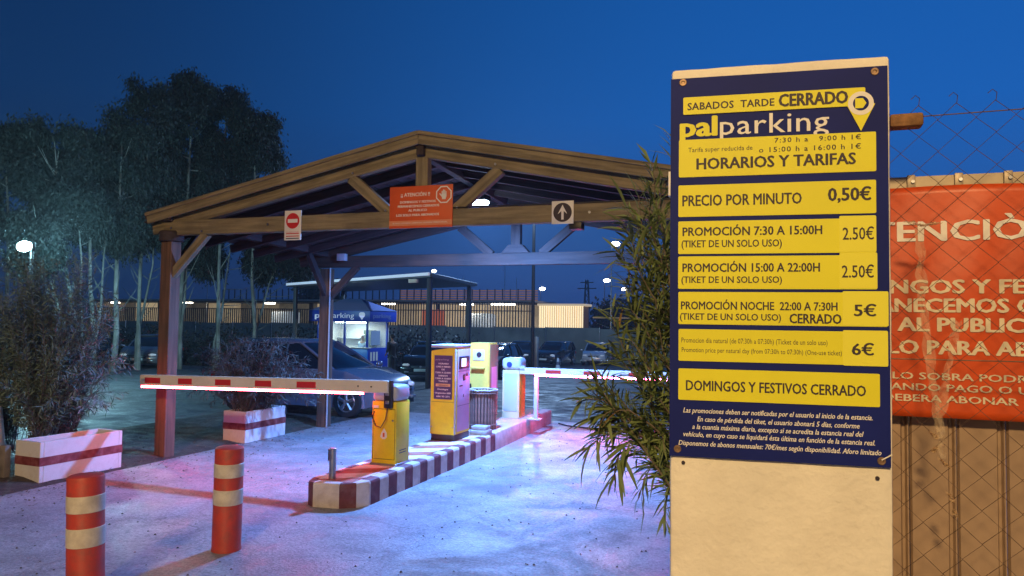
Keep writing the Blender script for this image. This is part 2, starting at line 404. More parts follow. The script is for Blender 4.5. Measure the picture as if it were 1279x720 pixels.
for s in (-1, 1):
    beam('barge_board', (XC, YA, roofz(XC, YA)+.11), (XC+s*4.36, YA, roofz(XC+s*4.36, YA)+.11), .035, .155, WOOD, can)
    beam('drip_board', (XC, YA-.03, roofz(XC, YA)+.175), (XC+s*4.38, YA-.03, roofz(XC+s*4.38, YA)+.175), .025, .05, WOOD, can)
    beam('barge_board', (XC, YB+.03, roofz(XC, YB)+.09), (XC+s*4.36, YB+.03, roofz(XC+s*4.36, YB)+.09), .035, .19, WOODD, can)
    n = 24
    for k in range(n):
        u = (k+.5)*4.45/n; x = XC+s*u
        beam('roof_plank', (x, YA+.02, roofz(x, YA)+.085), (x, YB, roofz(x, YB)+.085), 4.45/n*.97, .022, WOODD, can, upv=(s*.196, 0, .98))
    vs = [(XC, YA, roofz(XC, YA)+.115), (XC+s*4.40, YA, roofz(XC+s*4.40, YA)+.115), (XC+s*4.40, YB, roofz(XC+s*4.40, YB)+.115), (XC, YB, roofz(XC, YB)+.115)]
    vs += [(a, b, c+.045) for a, b, c in vs]
    pyd('roof_covering', vs, [(0, 1, 2, 3), (4, 5, 6, 7), (0, 1, 5, 4), (1, 2, 6, 5), (2, 3, 7, 6), (3, 0, 4, 7)], M_ROOF, can, True)
for bx_, bz_ in ((XL+.05, ZT), (XL+.05, ZT-.05), (XR-.05, ZT), (XC-.04, ZT+.16), (XC+.04, ZT+.16), (XC-.5, ZT+.12), (XC+.5, ZT+.12), (XC-1.0, 3.91), (XC+1.0, 3.91), (XL+.6, ZT-.06), (-6.6, ZT), (-2.1, ZT)):
    cyl('bolt', (bx_, YF-.064, bz_), .016, .012, STEEL, can, True, seg=8, axis='Y')
tube('lamp_cable', [(XC+.05, YF-.02, 3.42), (XC+.3, YF-.065, 3.40), (XC+1.6, YF-.066, 3.395), (XC+3.8, YF-.066, 3.392)], .008, BLACKP, can, True, seg=5)
tube('lit_edge_tube', [(-7.92, YR-.1, .0), (-7.92, YR-.1, 2.95)], .016, mat('lit_edge_grey', (.38, .38, .38), .5), can, True)  # pale tube added as the lit edge of the rear post
box('junction_box', -7.75, -7.58, YR-.16, YR-.06, 3.08, 3.21, GREYC, can, True)
box('camera_stub', -2.35, -2.2, YF-.05, YF+.1, 3.09, 3.17, BLACKP, can, True)

# lamp under the ridge
lampc = (.12, .33, 1.0)
lm = empty('canopy_floodlight', (-4.2, 10.05, 3.75), 'bright bluish LED floodlight hanging under the canopy roof near the ridge', 'floodlight')
box('housing', -.15, .15, -.11, .11, .015, .09, BLACKP, lm)
prism('emitter', [(-.13, -.03), (.13, -.03), (.13, .013), (-.13, .013)], -.09, .09, mat('led_emitter', (.8, .9, 1), .3, emis=(.55, .75, 1, 90)), lm, bev=.008)
tube('bracket', [(0, 0, .09), (0, 0, .30)], .015, STEEL, lm)
ld = bpy.data.lights.new('canopy_lamp', 'AREA'); ld.shape = 'DISK'; ld.size = .22; ld.energy = P_CANOPY; ld.color = lampc
lo_ = bpy.data.objects.new('lamp', ld); COL.objects.link(lo_); lo_.parent = lm; lo_.location = (0, 0, -.045)

# ---------------------------------------------------------------- signs on the canopy
def hexhand(parent, cx, cz, r, y):
    pts = [(cx+r*math.cos(rad(22.5+45*k)), cz+r*math.sin(rad(22.5+45*k))) for k in range(8)]
    pin = [(cx+r*.86*math.cos(rad(22.5+45*k)), cz+r*.86*math.sin(rad(22.5+45*k))) for k in range(8)]
    vs = [(a, y, b) for a, b in pts+pin]; fs = [(k, (k+1) % 8, 8+(k+1) % 8, 8+k) for k in range(8)]
    pyd('octagon_outline', vs, fs, WHT, parent)
    bm = bmesh.new()
    def quad(p): bm.faces.new([bm.verts.new((cx+a*r, y-.0006, cz+b*r)) for a, b in p])
    quad([(-.26, -.1), (-.2, -.5), (.2, -.52), (.32, -.2), (.32, .1), (-.26, .1)])
    for k, (a, h) in enumerate(((-.26, .42), (-.11, .56), (.04, .52), (.19, .38))):
        quad([(a, .05), (a+.12, .05), (a+.12, h-.05), (a+.06, h), (a, h-.05)])
    quad([(-.22, -.28), (-.5, .04), (-.54, .14), (-.42, .14), (-.24, -.06)])
    fin('hand_symbol', bm, WHT, parent)
s1 = empty('attention_sign', (-4.71, YF-.075, 3.16), 'small orange sign with a white hand in an octagon on the canopy tie beam', 'sign')
box('sheet', 0, .88, -.012, .0, 0, .53, ORANGE, s1, bev=.002)
yy = -.0135
text('¡¡ ATENCIÓN !!', .16, .57, .40, .048, yy, WHT, s1)
for s, a, b, z in (('DOMINGOS Y FESTIVOS', .15, .65, .315), ('PERMANECEMOS CERRADOS', .12, .70, .262), ('AL PUBLICO', .27, .53, .209), ('LOS SOLO PARA ABONADOS', .10, .70, .15)):
    text(s, a, b, z, .030, yy, WHT, s1, bold=.03)
box('pale_strip', .0, .875, -.0135, -.012, .03, .095, mat('pale_orange', (.72, .26, .12), .5), s1, bev=0)
text('SI NO LOGRA CERRAR ESPERE PERSONAL', .05, .82, .055, .018, -.0145, WHT, s1, bold=0)
hexhand(s1, .76, .405, .115, yy)
s2 = empty('no_entry_sign', (-6.31, YF-.075, 3.05), 'white plate with a red no-entry disc on the canopy tie beam', 'sign')
box('plate', 0, .265, -.01, 0, 0, .40, SIGNW, s2, bev=.002)
cyl('red_disc', (.132, -.0115, .26), .105, .003, SIGNR, s2, seg=40, axis='Y')
box('white_bar', .055, .21, -.0145, -.013, .235, .285, SIGNW, s2, bev=0)
for z in (.095, .06, .03): box('caption_line', .03, .235, -.0115, -.01, z-.012, z, SIGNR if z > .05 else INK, s2, bev=0)
text('PROHIBIDO EL PASO', .035, .23, .102, .014, -.0118, SIGNR, s2, bold=0)
s3 = empty('arrow_sign', (-2.55, YF-.075, 3.15), 'square plate with a white up arrow in a black disc on the canopy tie beam', 'sign')
box('plate', 0, .265, -.01, 0, 0, .27, SIGNW, s3, bev=.002)
cyl('black_disc', (.132, -.0115, .135), .112, .003, INK, s3, seg=40, axis='Y')
pyd('arrow', [(.118, -.0135, .05), (.147, -.0135, .05), (.147, -.0135, .15), (.19, -.0135, .115), (.132, -.0135, .225), (.075, -.0135, .115), (.118, -.0135, .15)], [(0, 1, 2, 3, 4, 5, 6)], SIGNW, s3)

# ---------------------------------------------------------------- price pillar and board
A = rad(5.9)
pil = empty('sign_pillar', (-.335, 2.405, 0), 'cream plastered pillar carrying the price board at the right of the entrance', 'pillar', rz=A)
bm = bmesh.new(); bbox(bm, .0, .6445, .0, .42, -.05, 2.820, .012)
bmesh.ops.subdivide_edges(bm, edges=[e for e in bm.edges if e.calc_length() > .3], cuts=24, use_grid_fill=True)
for v in bm.verts:
    p = v.co; k = noise.noise(p*5)*.004+noise.noise(p*17)*.0018
    v.co.y += k; v.co.x += k*.8
    if p.z > 2.7: v.co.z += .002+k*1.2
fin('shaft', bm, PLASTER, pil, smooth=True)
for x, z in ((.04, 1.565), (.60, 1.552)):
    cyl('old_screw_hole', (x, -.003, z), .006, .006, INK, pil, seg=10, axis='Y')
box('bracket', -.012, .004, .05, .09, 2.42, 2.50, WHT, pil, bev=.002)

pb = empty('price_board', (-.337, 2.398, 1.586), 'navy and yellow parking price list bolted to the cream pillar', 'price board', rz=A)
W_, H_ = .638, 1.2; K = H_/1.25
# slightly wavy vinyl sheet
nx, nz = 20, 36; vs = []; fs = []
for side in (0, 1):
    for j in range(nz+1):
        for i in range(nx+1):
            x = W_*i/nx; z = H_*j/nz; e = .0008*math.sin(x*30+z*7)
            vs.append((x, -.006+e*0 if side == 0 else -.001, z))
o_ = (nx+1)*(nz+1)
for j in range(nz):
    for i in range(nx):
        a = j*(nx+1)+i; fs.append((a, a+1, a+nx+2, a+nx+1)); fs.append((o_+a, o_+a+nx+1, o_+a+nx+2, o_+a+1))
for i in range(nx): fs.append((i, o_+i, o_+i+1, i+1)); a = nz*(nx+1)+i; fs.append((a, a+1, o_+a+1, o_+a))
for j in range(nz): a = j*(nx+1); fs.append((a, a+nx+1, o_+a+nx+1, o_+a)); a += nx; fs.append((a, o_+a, o_+a+nx+1, a+nx+1))
pyd('vinyl_sheet', vs, fs, NAVY, pb)
def pan(x0, x1, z0, z1, lab=None, th=.0015, y=-.0065, mt=YEL, r=.004):
    o = rrect('yellow_strip', x0, x1, z0*K, z1*K, y, th, mt, pb, r)
    if lab: o['label'] = lab
    return o
YT = -.0086
def T(s, x0, x1, z0, z1, mt=INK, **k): return text(s, x0, x1, z0*K, (z1-z0)*K, k.pop('y', YT), mt, pb, **k)
pan(.026, .604, .917, 1.042, 'yellow heading strip HORARIOS Y TARIFAS')
T('Tarifa super reducida de', .055, .25, 1.0, 1.016, bold=0); T('7:30 h a   9:00 h 1€', .315, .562, 1.020, 1.036, space=1.2, bold=.01)
T('o 15:00 h a 16:00 h 1€', .269, .562, .990, 1.007, space=1.2, bold=.01)
T('HORARIOS Y TARIFAS', .08, .548, .942, .980, bold=.025)
pan(.025, .603, .785, .890, 'yellow strip PRECIO POR MINUTO'); T('PRECIO POR MINUTO', .037, .394, .821, .858, bold=.02); T('0,50€', .468, .59, .827, .869, bold=.025)
pan(.025, .602, .662, .770, 'yellow strip PROMOCIÓN 7:30 A 15:00H'); T('PROMOCIÓN 7:30 A 15:00H', .038, .452, .722, .751, bold=.02); T('(TIKET DE UN SOLO USO)', .035, .336, .684, .708, bold=.015)
pan(.500, .6025, .664, .778, y=-.0082, th=.0008, mt=YEL2); T('2.50€', .509, .596, .703, .743, y=-.0094, bold=.01)
pan(.025, .604, .547, .654, 'yellow strip PROMOCIÓN 15:00 A 22:00H'); T('PROMOCIÓN 15:00 A 22:00H', .038, .445, .603, .632, bold=.02); T('(TIKET DE UN SOLO USO)', .035, .336, .567, .589, bold=.015)
pan(.500, .6045, .549, .662, y=-.0082, th=.0008, mt=YEL2); T('2.50€', .506, .595, .584, .624, y=-.0094, bold=.01)
pan(.026, .632, .431, .537, 'yellow strip PROMOCIÓN NOCHE 22:00 A 7:30H'); T('PROMOCIÓN NOCHE  22:00 A 7:30H', .034, .494, .480, .507, bold=.02); T('(TIKET DE UN SOLO USO)', .031, .333, .446, .468, bold=.015); T('CERRADO', .357, .505, .439, .470, bold=.025)
pan(.508, .634, .433, .541, y=-.0082, th=.0008, mt=YEL2); T('5€', .539, .601, .464, .501, y=-.0094)
pan(.027, .630, .311, .415, 'yellow strip with Spanish and English day price'); T('Promocion dia natural (de 07:30h a 07:30h) (Ticket de un solo uso)', .036, .465, .371, .388, bold=0); T('Promotion price per natural day (from 07:30h to 07:30h) (One-use ticket)', .037, .505, .340, .356, bold=0)
pan(.508, .632, .309, .419, y=-.0082, th=.0008, mt=YEL2); T('6€', .532, .594, .343, .380, y=-.0094)
pan(.027, .609, .184, .286, 'yellow strip DOMINGOS Y FESTIVOS CERRADO'); T('DOMINGOS Y FESTIVOS CERRADO', .05, .571, .216, .250, bold=.02)
for s, a, b, z in (('Las promociones deben ser notificadas por el usuario al inicio de la estancia.', .042, .589, .143), ('En caso de pérdida del tiket, el usuario abonará 5 días, conforme', .085, .553, .116), ('a la cuantía máxima diaria, excepto si se acredita la estancia real del', .07, .564, .091), ('vehículo, en cuyo caso se liquidará ésta última en función de la estancia real.', .043, .595, .066), ('Disponemos de abonos mensuales: 70€/mes según disponibilidad. Aforo limitado', .028, .612, .037)):
    T(s, a, b, z, z+.0165, mt=WHT, y=-.0068, bold=.012, shear=.25)
T('pal', .028, .145, 1.054, 1.122, mt=YEL, y=-.0068, bold=.03); T('parking', .152, .473, 1.054, 1.122, mt=WHT, y=-.0068, bold=.003, space=1.05)
pan(.039, .575, 1.126, 1.184, 'yellow strip SABADOS TARDE CERRADO', y=-.0082)
T('SABADOS  TARDE', .052, .315, 1.141, 1.166, y=-.0102, bold=.02, space=1.05); T('CERRADO', .327, .527, 1.137, 1.178, y=-.0102, bold=.035)
def pinlogo(parent, cx, cz, r, y, wm=WHT, ym=YEL, hole=NAVY):
    def disc(rr, seg=28): return [(cx+rr*math.cos(2*math.pi*k/seg), cz+rr*math.sin(2*math.pi*k/seg)) for k in range(seg)]
    prism('pin_tail', [(cx-r*1.1, cz-.1*r), (cx-r*.75, cz-.8*r), (cx, cz-2.35*r), (cx+r*.75, cz-.8*r), (cx+r*1.1, cz-.1*r), (cx, cz+.4*r)], y-.0006, y, ym, parent)
    prism('pin_ring', disc(r), y-.0014, y-.0007, wm, parent)
    prism('pin_hole', disc(r*.62), y-.0020, y-.0015, hole, parent)
    prism('pin_dot', [(cx-r*.45, cz-r*.42), (cx+r*.15, cz-r*.42), (cx+r*.42, cz), (cx+r*.15, cz+r*.42), (cx-r*.45, cz+r*.42)], y-.0026, y-.0021, ym, parent)
pinlogo(pb, .562, 1.133*K, .036, -.0104)
for x, z in ((.038, 1.236), (.602, 1.233), (.025, .024), (.612, .02)):
    lathe_o = lathe('grommet', [(.004, 0), (.011, 0), (.012, .002), (.0105, .0035), (.0055, .0035), (.004, .0005)], mat('rusty_grommet', (.25, .16, .10), .5, .6, var=.4, vscale=60), pb, seg=16)
    lathe_o.rotation_euler = (rad(90), 0, 0); lathe_o.location = (x, -.006, z*K)
tube('cable_tie', [(.612, -.008, .022), (.64, -.012, .04)], .002, WHT, pb)

# ---------------------------------------------------------------- fence at the right
bf = empty('board_fence', (.0, 2.9, 0), 'tan metal board fence with a bolted top rail behind the orange banner', 'fence')
BOARD = mat('tan_sheet_metal', (.34, .235, .155), .55, var=.1, vscale=4, dirt=.45, dirtcol=(.2, .13, .08), dscale=3, stretch=(3, 3, .5))
BOARDG = mat('rail_steel', (.40, .33, .24), .5, .3, var=.15, dirt=.4, dirtcol=(.2, .1, .05))
x = -.02; k = 0
def board_mesh(wd, H):
    bm = bmesh.new(); pr = [(0, .012), (.006, 0), (wd*.80, 0), (wd*.84, .014), (wd*.90, .014), (wd*.94, .0), (wd-.004, .0), (wd-.001, .012)]
    f0 = [bm.verts.new((a, b, 0)) for a, b in pr]; f1 = [bm.verts.new((a, b, H)) for a, b in pr]
    b0 = [bm.verts.new((a, b+.003, 0)) for a, b in pr]; b1 = [bm.verts.new((a, b+.003, H)) for a, b in pr]
    for i in range(len(pr)-1):
        bm.faces.new((f0[i], f0[i+1], f1[i+1], f1[i])); bm.faces.new((b0[i+1], b0[i], b1[i], b1[i+1])); bm.faces.new((f1[i], f1[i+1], b1[i+1], b1[i]))
    me = bpy.data.meshes.new('board'); bm.to_mesh(me); bm.free(); me.materials.append(BOARD); return me
bme = board_mesh(.143, 2.46)
while x < 3.6:
    o = link('board', bme, bf); o.location = (x, random.uniform(-.002, .002), 0); x += .1435; k += 1
prism('top_rail', [(-.05, 2.475), (3.65, 2.475), (3.65, 2.52), (-.05, 2.52)], -.03, .03, BOARDG, bf, bev=.003)
for i in range(16):
    x = .13+i*.1435
    box('clip', x-.013, x+.013, -.042, -.031, 2.47, 2.524, BOARDG, bf, bev=.003); 
    cyl('bolt', (x+.004, -.046, 2.50), .006, .008, STEEL, bf, seg=8, axis='Y')
for x in (-.03, 1.7, 3.6): beam('post', (x, 2.98, 0), (x, 2.98, 2.5), .06, .06, BOARDG, bf, upv=(0, 1, 0))

ban = empty('orange_banner', (.0, 2.83, 0), 'large orange banner with cream lettering hung on the tan fence beside the pillar', 'banner')
nx, nz = 60, 30; vs = []; fs = []
BX0, BX1, BZ0, BZ1 = .08, 1.62, 1.70, 2.475
def bwave(x, z):
    return .011*noise.noise(Vector((x*3.2, 0, z*1.6)))+.004*noise.noise(Vector((x*11, 1, z*4)))
for j in range(nz+1):
    for i in range(nx+1):
        x = BX0+(BX1-BX0)*i/nx; z = BZ0+(BZ1-BZ0)*j/nz-.004*math.sin(x*9)*(j/nz)
        vs.append((x, bwave(x, z), z))
for j in range(nz):
    for i in range(nx): a = j*(nx+1)+i; fs.append((a, a+1, a+nx+2, a+nx+1))
bo = pyd('cloth', vs, fs, mat('orange_banner_vinyl', (.56, .068, .004), .42, var=.18, vscale=2.2, bump=.15, bscale=12), ban, smooth=True)
sm = bo.modifiers.new('thick', 'SOLIDIFY'); sm.thickness = .0015
def BT(s, x0, x1, z, cap, **k):
    o = text(s, x0, x1, z, cap, 0, WHT if 'm' not in k else k.pop('m'), ban, **k)
    for v in o.data.vertices: v.co.y += bwave(v.co.x, v.co.z)-.0035
    return o
SY = .4/164  # metres on the fence plane per photo pixel, used for the widths of the printed lines
BT('¡¡ ATENCIÒN !!', .10, .95, 2.292, .070, bold=.02)
WHT0 = WHT; WHT = mat('cream_print', (.66, .58, .42), .6, var=.15, vscale=9)
BT('DOMINGOS Y FESTIVOS', .130, 1.00, 2.115, .047, bold=.03)
BT('PERMANECEMOS CERRADOS', .13, 1.09, 2.052, .047, bold=.03)
BT('AL PUBLICO', .365, .80, 1.988, .047, bold=.03)
BT('LOS SOLO PARA ABONADOS', .085, 1.07, 1.912, .047, bold=.03)
BT('SI NO LO SOBRA PODRA CERRAR', .20, .98, 1.826, .024, bold=.015)
BT('ESPERANDO PAGO O URGENCIAS', .22, .98, 1.789, .024, bold=.015)
BT('DEBERA ABONAR 30€ ?', .32, .84, 1.752, .024, bold=.015)

WHT = WHT0
# chain-link mesh in front
cl = empty('chain_link_fence', (.3, 2.62, 0), 'rusty chain-link mesh in front of the tan board fence', 'fence')
WIRE = mat('rusty_wire', (.16, .11, .08), .55, .6, var=.4, vscale=30)
s = .0525; st = .05; NZ = 44
for par in (0, 1):
    bm = bmesh.new(); pts = []
    for i in range(NZ+1):
        xx = s if (i+par) % 2 else 0
        pts.append((xx, .0035*(-1 if xx else 1), 2.70-i*st))
    if par == 1: pts = [(s*.6, 0, 2.70+.022), (s*.85, .002, 2.70+.034), (s*1.05, -.002, 2.70+.022)]+pts
    btube(bm, pts, .0012, 4)
    me = bpy.data.meshes.new('wire'); bm.to_mesh(me); bm.free(); me.materials.append(WIRE)
    if par == 0: me0 = me
    else: me1 = me
for k in range(46):
    o = link('wire', (me0, me1)[k % 2], cl); o.location = (.3+k*s-.3, random.uniform(-.002, .002), 0)
for z in (2.665, 1.9, .8): tube('tension_wire', [(0, .004, z), (1.2, .004, z+.004), (2.4, .004, z)], .0018, WIRE, cl)
tube('end_post', [(2.44, 0, 0), (2.44, 0, 2.75)], .025, STEEL, cl)
br = box('rail_stub', .02, .115, -.03, .03, 2.63, 2.672, mat('rotten_timber', (.26, .13, .05), .8, var=.5, vscale=20, bump=.8, dirt=.5), cl, bev=.008)
# torn clear plastic caught in the mesh
pl = empty('torn_plastic', (.42, 2.6, 1.4), 'torn clear plastic strip caught in the wire mesh over the orange banner', 'plastic strip')
PLM = mat('clear_plastic', (.75, .62, .42), .18, alpha=.28, bump=.6, bscale=25, spec=.8)
PLD = mat('crumpled_plastic', (.72, .52, .30), .3, alpha=.5, bump=.8, bscale=30, spec=.8)
def ribbon(name, pts, wd, mt):
    vs = []; fs = []; n = 26
    for i in range(n+1):
        t = i/n*(len(pts)-1); a = int(min(t, len(pts)-2)); p = Vector(pts[a]).lerp(Vector(pts[a+1]), t-a)
        ww = wd*(.5+.9*abs(noise.noise(Vector((i*.35, wd*50, 0)))))
        for k in range(4):
            u = k/3-.5; vs.append((p.x+u*ww+random.uniform(-.004, .004), p.y+random.uniform(-.012, .012), p.z+random.uniform(-.005, .005)))
    for i in range(n):
        for k in range(3): a = i*4+k; fs.append((a, a+1, a+5, a+4))
    o = pyd(name, vs, fs, mt, pl, True); return o
ribbon('tuft', [(.37, 2.6, 2.33), (.41, 2.6, 2.315), (.455, 2.6, 2.325)], .03, PLD)
ribbon('strip', [(.40, 2.6, 2.31), (.405, 2.6, 2.1), (.43, 2.6, 1.85), (.45, 2.6, 1.66)], .035, PLM)
ribbon('strip', [(.50, 2.6, 2.02), (.48, 2.6, 1.9), (.45, 2.6, 1.74), (.455, 2.6, 1.6)], .03, PLM)
for a, b in (((.425, 2.6, 1.68), (.445, 2.6, 1.66)), ((.44, 2.6, 1.635), (.43, 2.6, 1.62)), ((.45, 2.6, 1.60), (.475, 2.6, 1.575)), ((.47, 2.6, 1.50), (.485, 2.6, 1.47)), ((.485, 2.6, 1.45), (.49, 2.6, 1.43))):
    ribbon('scrap', [a, b], .012, PLD)

# ---------------------------------------------------------------- leaves
def leaf_mesh(name, L, wd, mt, fold=.25, curl=.15):
    vs = []; n = 4
    for i in range(n+1):
        t = i/n; ww = wd*math.sin(math.pi*(t*.92+.04))**.8/2; z = -curl*L*t*t
        vs += [(t*L, -ww, z+fold*ww), (t*L, 0, z), (t*L, ww, z+fold*ww)]
    fs = []
    for i in range(n): a = i*3; fs += [(a, a+1, a+4, a+3), (a+1, a+2, a+5, a+4)]
    me = bpy.data.meshes.new(name); me.from_pydata(vs, [], fs); me.materials.append(mt)
    for p in me.polygons: p.use_smooth = True
    return me
LEAF = mat('oleander_leaf', (.15, .20, .07), .5, var=.35, vscale=3, spec=.4)
LEAFD = mat('dry_oleander_leaf', (.17, .10, .035), .7, var=.3)
GTWIG = mat('grey_twig', (.09, .09, .085), .85, var=.3, vscale=20)
LEAFH = mat('dull_dry_leaf', (.055, .065, .055), .75, var=.5, vscale=2)
LEAFG = mat('dusty_grey_leaf', (.13, .19, .16), .7, var=.4, vscale=2)
TWIG = mat('pale_twig', (.16, .13, .10), .8, var=.3, vscale=20)
def frame_from(d, roll=0):
    d = d.normalized(); a = Vector((0, 0, 1)); y = a.cross(d)
    if y.length < .05: y = Vector((0, 1, 0))
    y.normalize(); z = d.cross(y); M = Matrix((d, y, z)).transposed().to_4x4(); return M @ Matrix.Rotation(roll, 4, 'X')
def shrub(root, stems, meshes, stuffmat, twigmat, nparts, leafstep, whorl, lsize, droop=.3, sr=.006, key=None, along=(.4, 1.1)):
    """stems: polylines in world space; leaves all along them; the nearest nparts leaves to the camera are parts"""
    L = []
    for pts in stems:
        pts = [Vector(p) for p in pts]
        tube('stem', pts, [sr*(1-.75*i/(len(pts)-1)) for i in range(len(pts))], twigmat, root, True, seg=5)
        tot = sum((pts[i+1]-pts[i]).length for i in range(len(pts)-1)); pos = tot*.18
        while pos < tot:
            q = pos; i = 0
            while i < len(pts)-2 and q > (pts[i+1]-pts[i]).length: q -= (pts[i+1]-pts[i]).length; i += 1
            d = (pts[i+1]-pts[i]).normalized(); p = pts[i]+d*min(q, (pts[i+1]-pts[i]).length)
            a0 = random.uniform(0, 6.28)
            for k in range(whorl):
                a = a0+6.283*k/whorl+random.uniform(-.3, .3); o1 = d.orthogonal().normalized(); o2 = d.cross(o1)
                ld = (o1*math.cos(a)+o2*math.sin(a))*random.uniform(.6, 1)+d*random.uniform(*along)+Vector((0, 0, -random.uniform(0, droop)))
                L.append((p.copy(), ld, random.uniform(-.9, .9), random.uniform(.65, 1.15)*lsize))
            pos += leafstep*random.uniform(.7, 1.3)
    L.sort(key=key or (lambda t: (t[0]-Vector((0, 0, 2))).length))
    inv = (Matrix.Translation(root.location)).inverted()
    for p, d, r, sz in L[:nparts]:
        o = link('leaf', random.choice(meshes), root); o.matrix_basis = inv @ Matrix.Translation(p) @ frame_from(d, r) @ Matrix.Scale(sz, 4)
    vs = []; fs = []
    for p, d, r, sz in L[nparts:]:
        M = Matrix.Translation(p) @ frame_from(d, r) @ Matrix.Scale(sz, 4); me = random.choice(meshes); b0 = len(vs)
        co = [me.vertices[i].co for i in (1, 6, 7, 8, 13)]
        vs += [M @ c for c in co]; fs += [(b0, b0+1, b0+2), (b0, b0+2, b0+3), (b0+1, b0+4, b0+2), (b0+2, b0+4, b0+3)]
    if vs:
        o = pyd('foliage', vs, fs, stuffmat, root, True); o['kind'] = 'stuff'
def curve_stem(a, b, bulge, n=7, jit=.02):
    a = Vector(a); b = Vector(b); out = []
    for i in range(n):
        t = i/(n-1); p = a.lerp(b, t); p += Vector(bulge)*math.sin(math.pi*t); p += Vector((random.uniform(-1, 1), random.uniform(-1, 1), random.uniform(-.5, .5)))*jit*(1 if 0 < i else 0); out.append(p)
    return out
ol = empty('oleander_bush', (-.22, 3.15, 0), 'large oleander bush with narrow green leaves just left of the price pillar', 'bush')
tips = [(-.50, 3.0, 2.66), (-.41, 3.0, 2.75), (-.45, 3.05, 2.6), (-.55, 2.98, 2.52), (-.60, 2.97, 2.42), (-.64, 2.95, 2.30), (-.60, 3.0, 2.18), (-.66, 2.95, 2.05), (-.58, 3, 1.95), (-.64, 2.98, 1.88), (-.72, 2.93, 1.80), (-.78, 2.92, 1.68), (-.70, 2.95, 1.62), (-.72, 2.96, 1.52), (-.62, 2.97, 1.44), (-.66, 3.02, 1.36), (-.54, 3, 1.30), (-.45, 3.05, 1.18), (-.40, 3.0, 1.9), (-.45, 3.0, 2.3), (-.38, 3.1, 2.5), (-.2, 3.2, 2.6), (0, 3.3, 2.5), (.1, 3.5, 2.2), (-.5, 3.3, 2.3), (-.6, 3.4, 1.9), (-.5, 3.5, 1.6), (-.3, 3.7, 2.1), (-.55, 3.2, 1.7), (-.48, 2.95, 2.1), (-.5, 2.95, 1.7), (-.44, 3.0, 1.5), (-.42, 2.95, 2.42)]
stems = []
tips += [(a+random.gauss(.04, .04), b+random.uniform(-.05, .25), c+random.gauss(0, .06)) for a, b, c in tips[3:14] for _ in range(2)]
for t in tips:
    zb = max(1.12, t[2]-random.uniform(.6, .95)); base = (-.18+random.uniform(-.08, .08), 3.18+random.uniform(-.08, .1), zb)
    stems.append(curve_stem(base, t, (-.10, 0, .10 if t[2] > 1.7 else .22), jit=.012))
bare = []
for k in range(5): bare.append(curve_stem((-.2+random.uniform(-.08, .08), 3.15+random.uniform(-.08, .08), 0), (-.2+random.uniform(-.15, .1), 3.2, 1.9), (0, 0, 0)))
olm = [leaf_mesh('leaf_a', .12, .0135, LEAF), leaf_mesh('leaf_b', .145, .015, LEAF, curl=.3), leaf_mesh('leaf_c', .09, .0115, LEAF, curl=.05), leaf_mesh('leaf_d', .11, .012, LEAFD, curl=.35)]
for b_ in bare: tube('stem', b_, [.014, .013, .012, .011, .010, .008, .006], TWIG, ol, True, seg=6)
shrub(ol, stems, olm[:3]*4+[olm[3]], LEAF, TWIG, 300, .030, 3, 1.0, along=(.5, 1.7), key=lambda t: t[0].x*2.2+t[0].y)

# dry spiky shoots behind the fence
SPK = mat('dry_spiky_leaf', (.08, .065, .05), .8, var=.3)
for x, y, z, lab in ((.93, 6.67, 3.12, 'dry spiky plant top behind the fence, nearest the pillar'), (1.30, 6.8, 3.10, 'dry spiky plant top behind the fence, right of the other')):
    t = empty('spiky_plant', (x, y, 0), lab, 'plant', 'dry spiky plants behind the fence')
    tube('stem', [(0, 0, 0), (.03, 0, z*.5), (0, 0, z-.1)], [.05, .04, .03], TWIG, t)
    vs = []; fs = []
    for k in range(90):
        a = random.uniform(0, 6.28); e = random.uniform(.1, 1.4); l_ = random.uniform(.12, .26); d = Vector((math.cos(a)*math.cos(e), math.sin(a)*math.cos(e), math.sin(e)))
        p = Vector((random.uniform(-.1, .1), random.uniform(-.1, .1), z-.12+random.uniform(-.25, .05))); sd = d.orthogonal().normalized()*.008; b0 = len(vs)
        vs += [p-sd, p+sd, p+d*l_]; fs.append((b0, b0+1, b0+2))
    pyd('spikes', vs, fs, SPK, t)

# ---------------------------------------------------------------- bollards
def bollard():
    t = empty('bollard')
    R = .121
    lathe('body', [(R+.004, 0), (R+.004, .01), (R, .02), (R-.001, .86), (R-.006, .875), (R-.02, .882), (.02, .886)], REDP, t)
    for z0, z1 in ((.40, .525), (.635, .745)):
        lathe('reflective_band', [(R-.002, z0-.004), (R+.0025, z0), (R+.0025, z1), (R-.002, z1+.004)], CREAM, t)
    return t
def copy_tree(o, parent=None):
    c = o.copy(); COL.objects.link(c)
    if parent: c.parent = parent
    for ch in o.children: copy_tree(ch, c)
    return c
b1 = bollard(); b1.location = (-4.585, 3.97, 0); b1.rotation_euler = (rad(-.6), rad(-2.2), .4)
tag(b1, 'red and cream bollard nearest the camera at the lower left', 'bollard', 'striped bollards before the barrier')
b2 = copy_tree(b1); b2.location = (-4.53, 5.31, 0); b2.rotation_euler = (rad(.5), rad(-1.6), 2.1)
b2['label'] = 'red and cream bollard standing before the front end of the striped island'

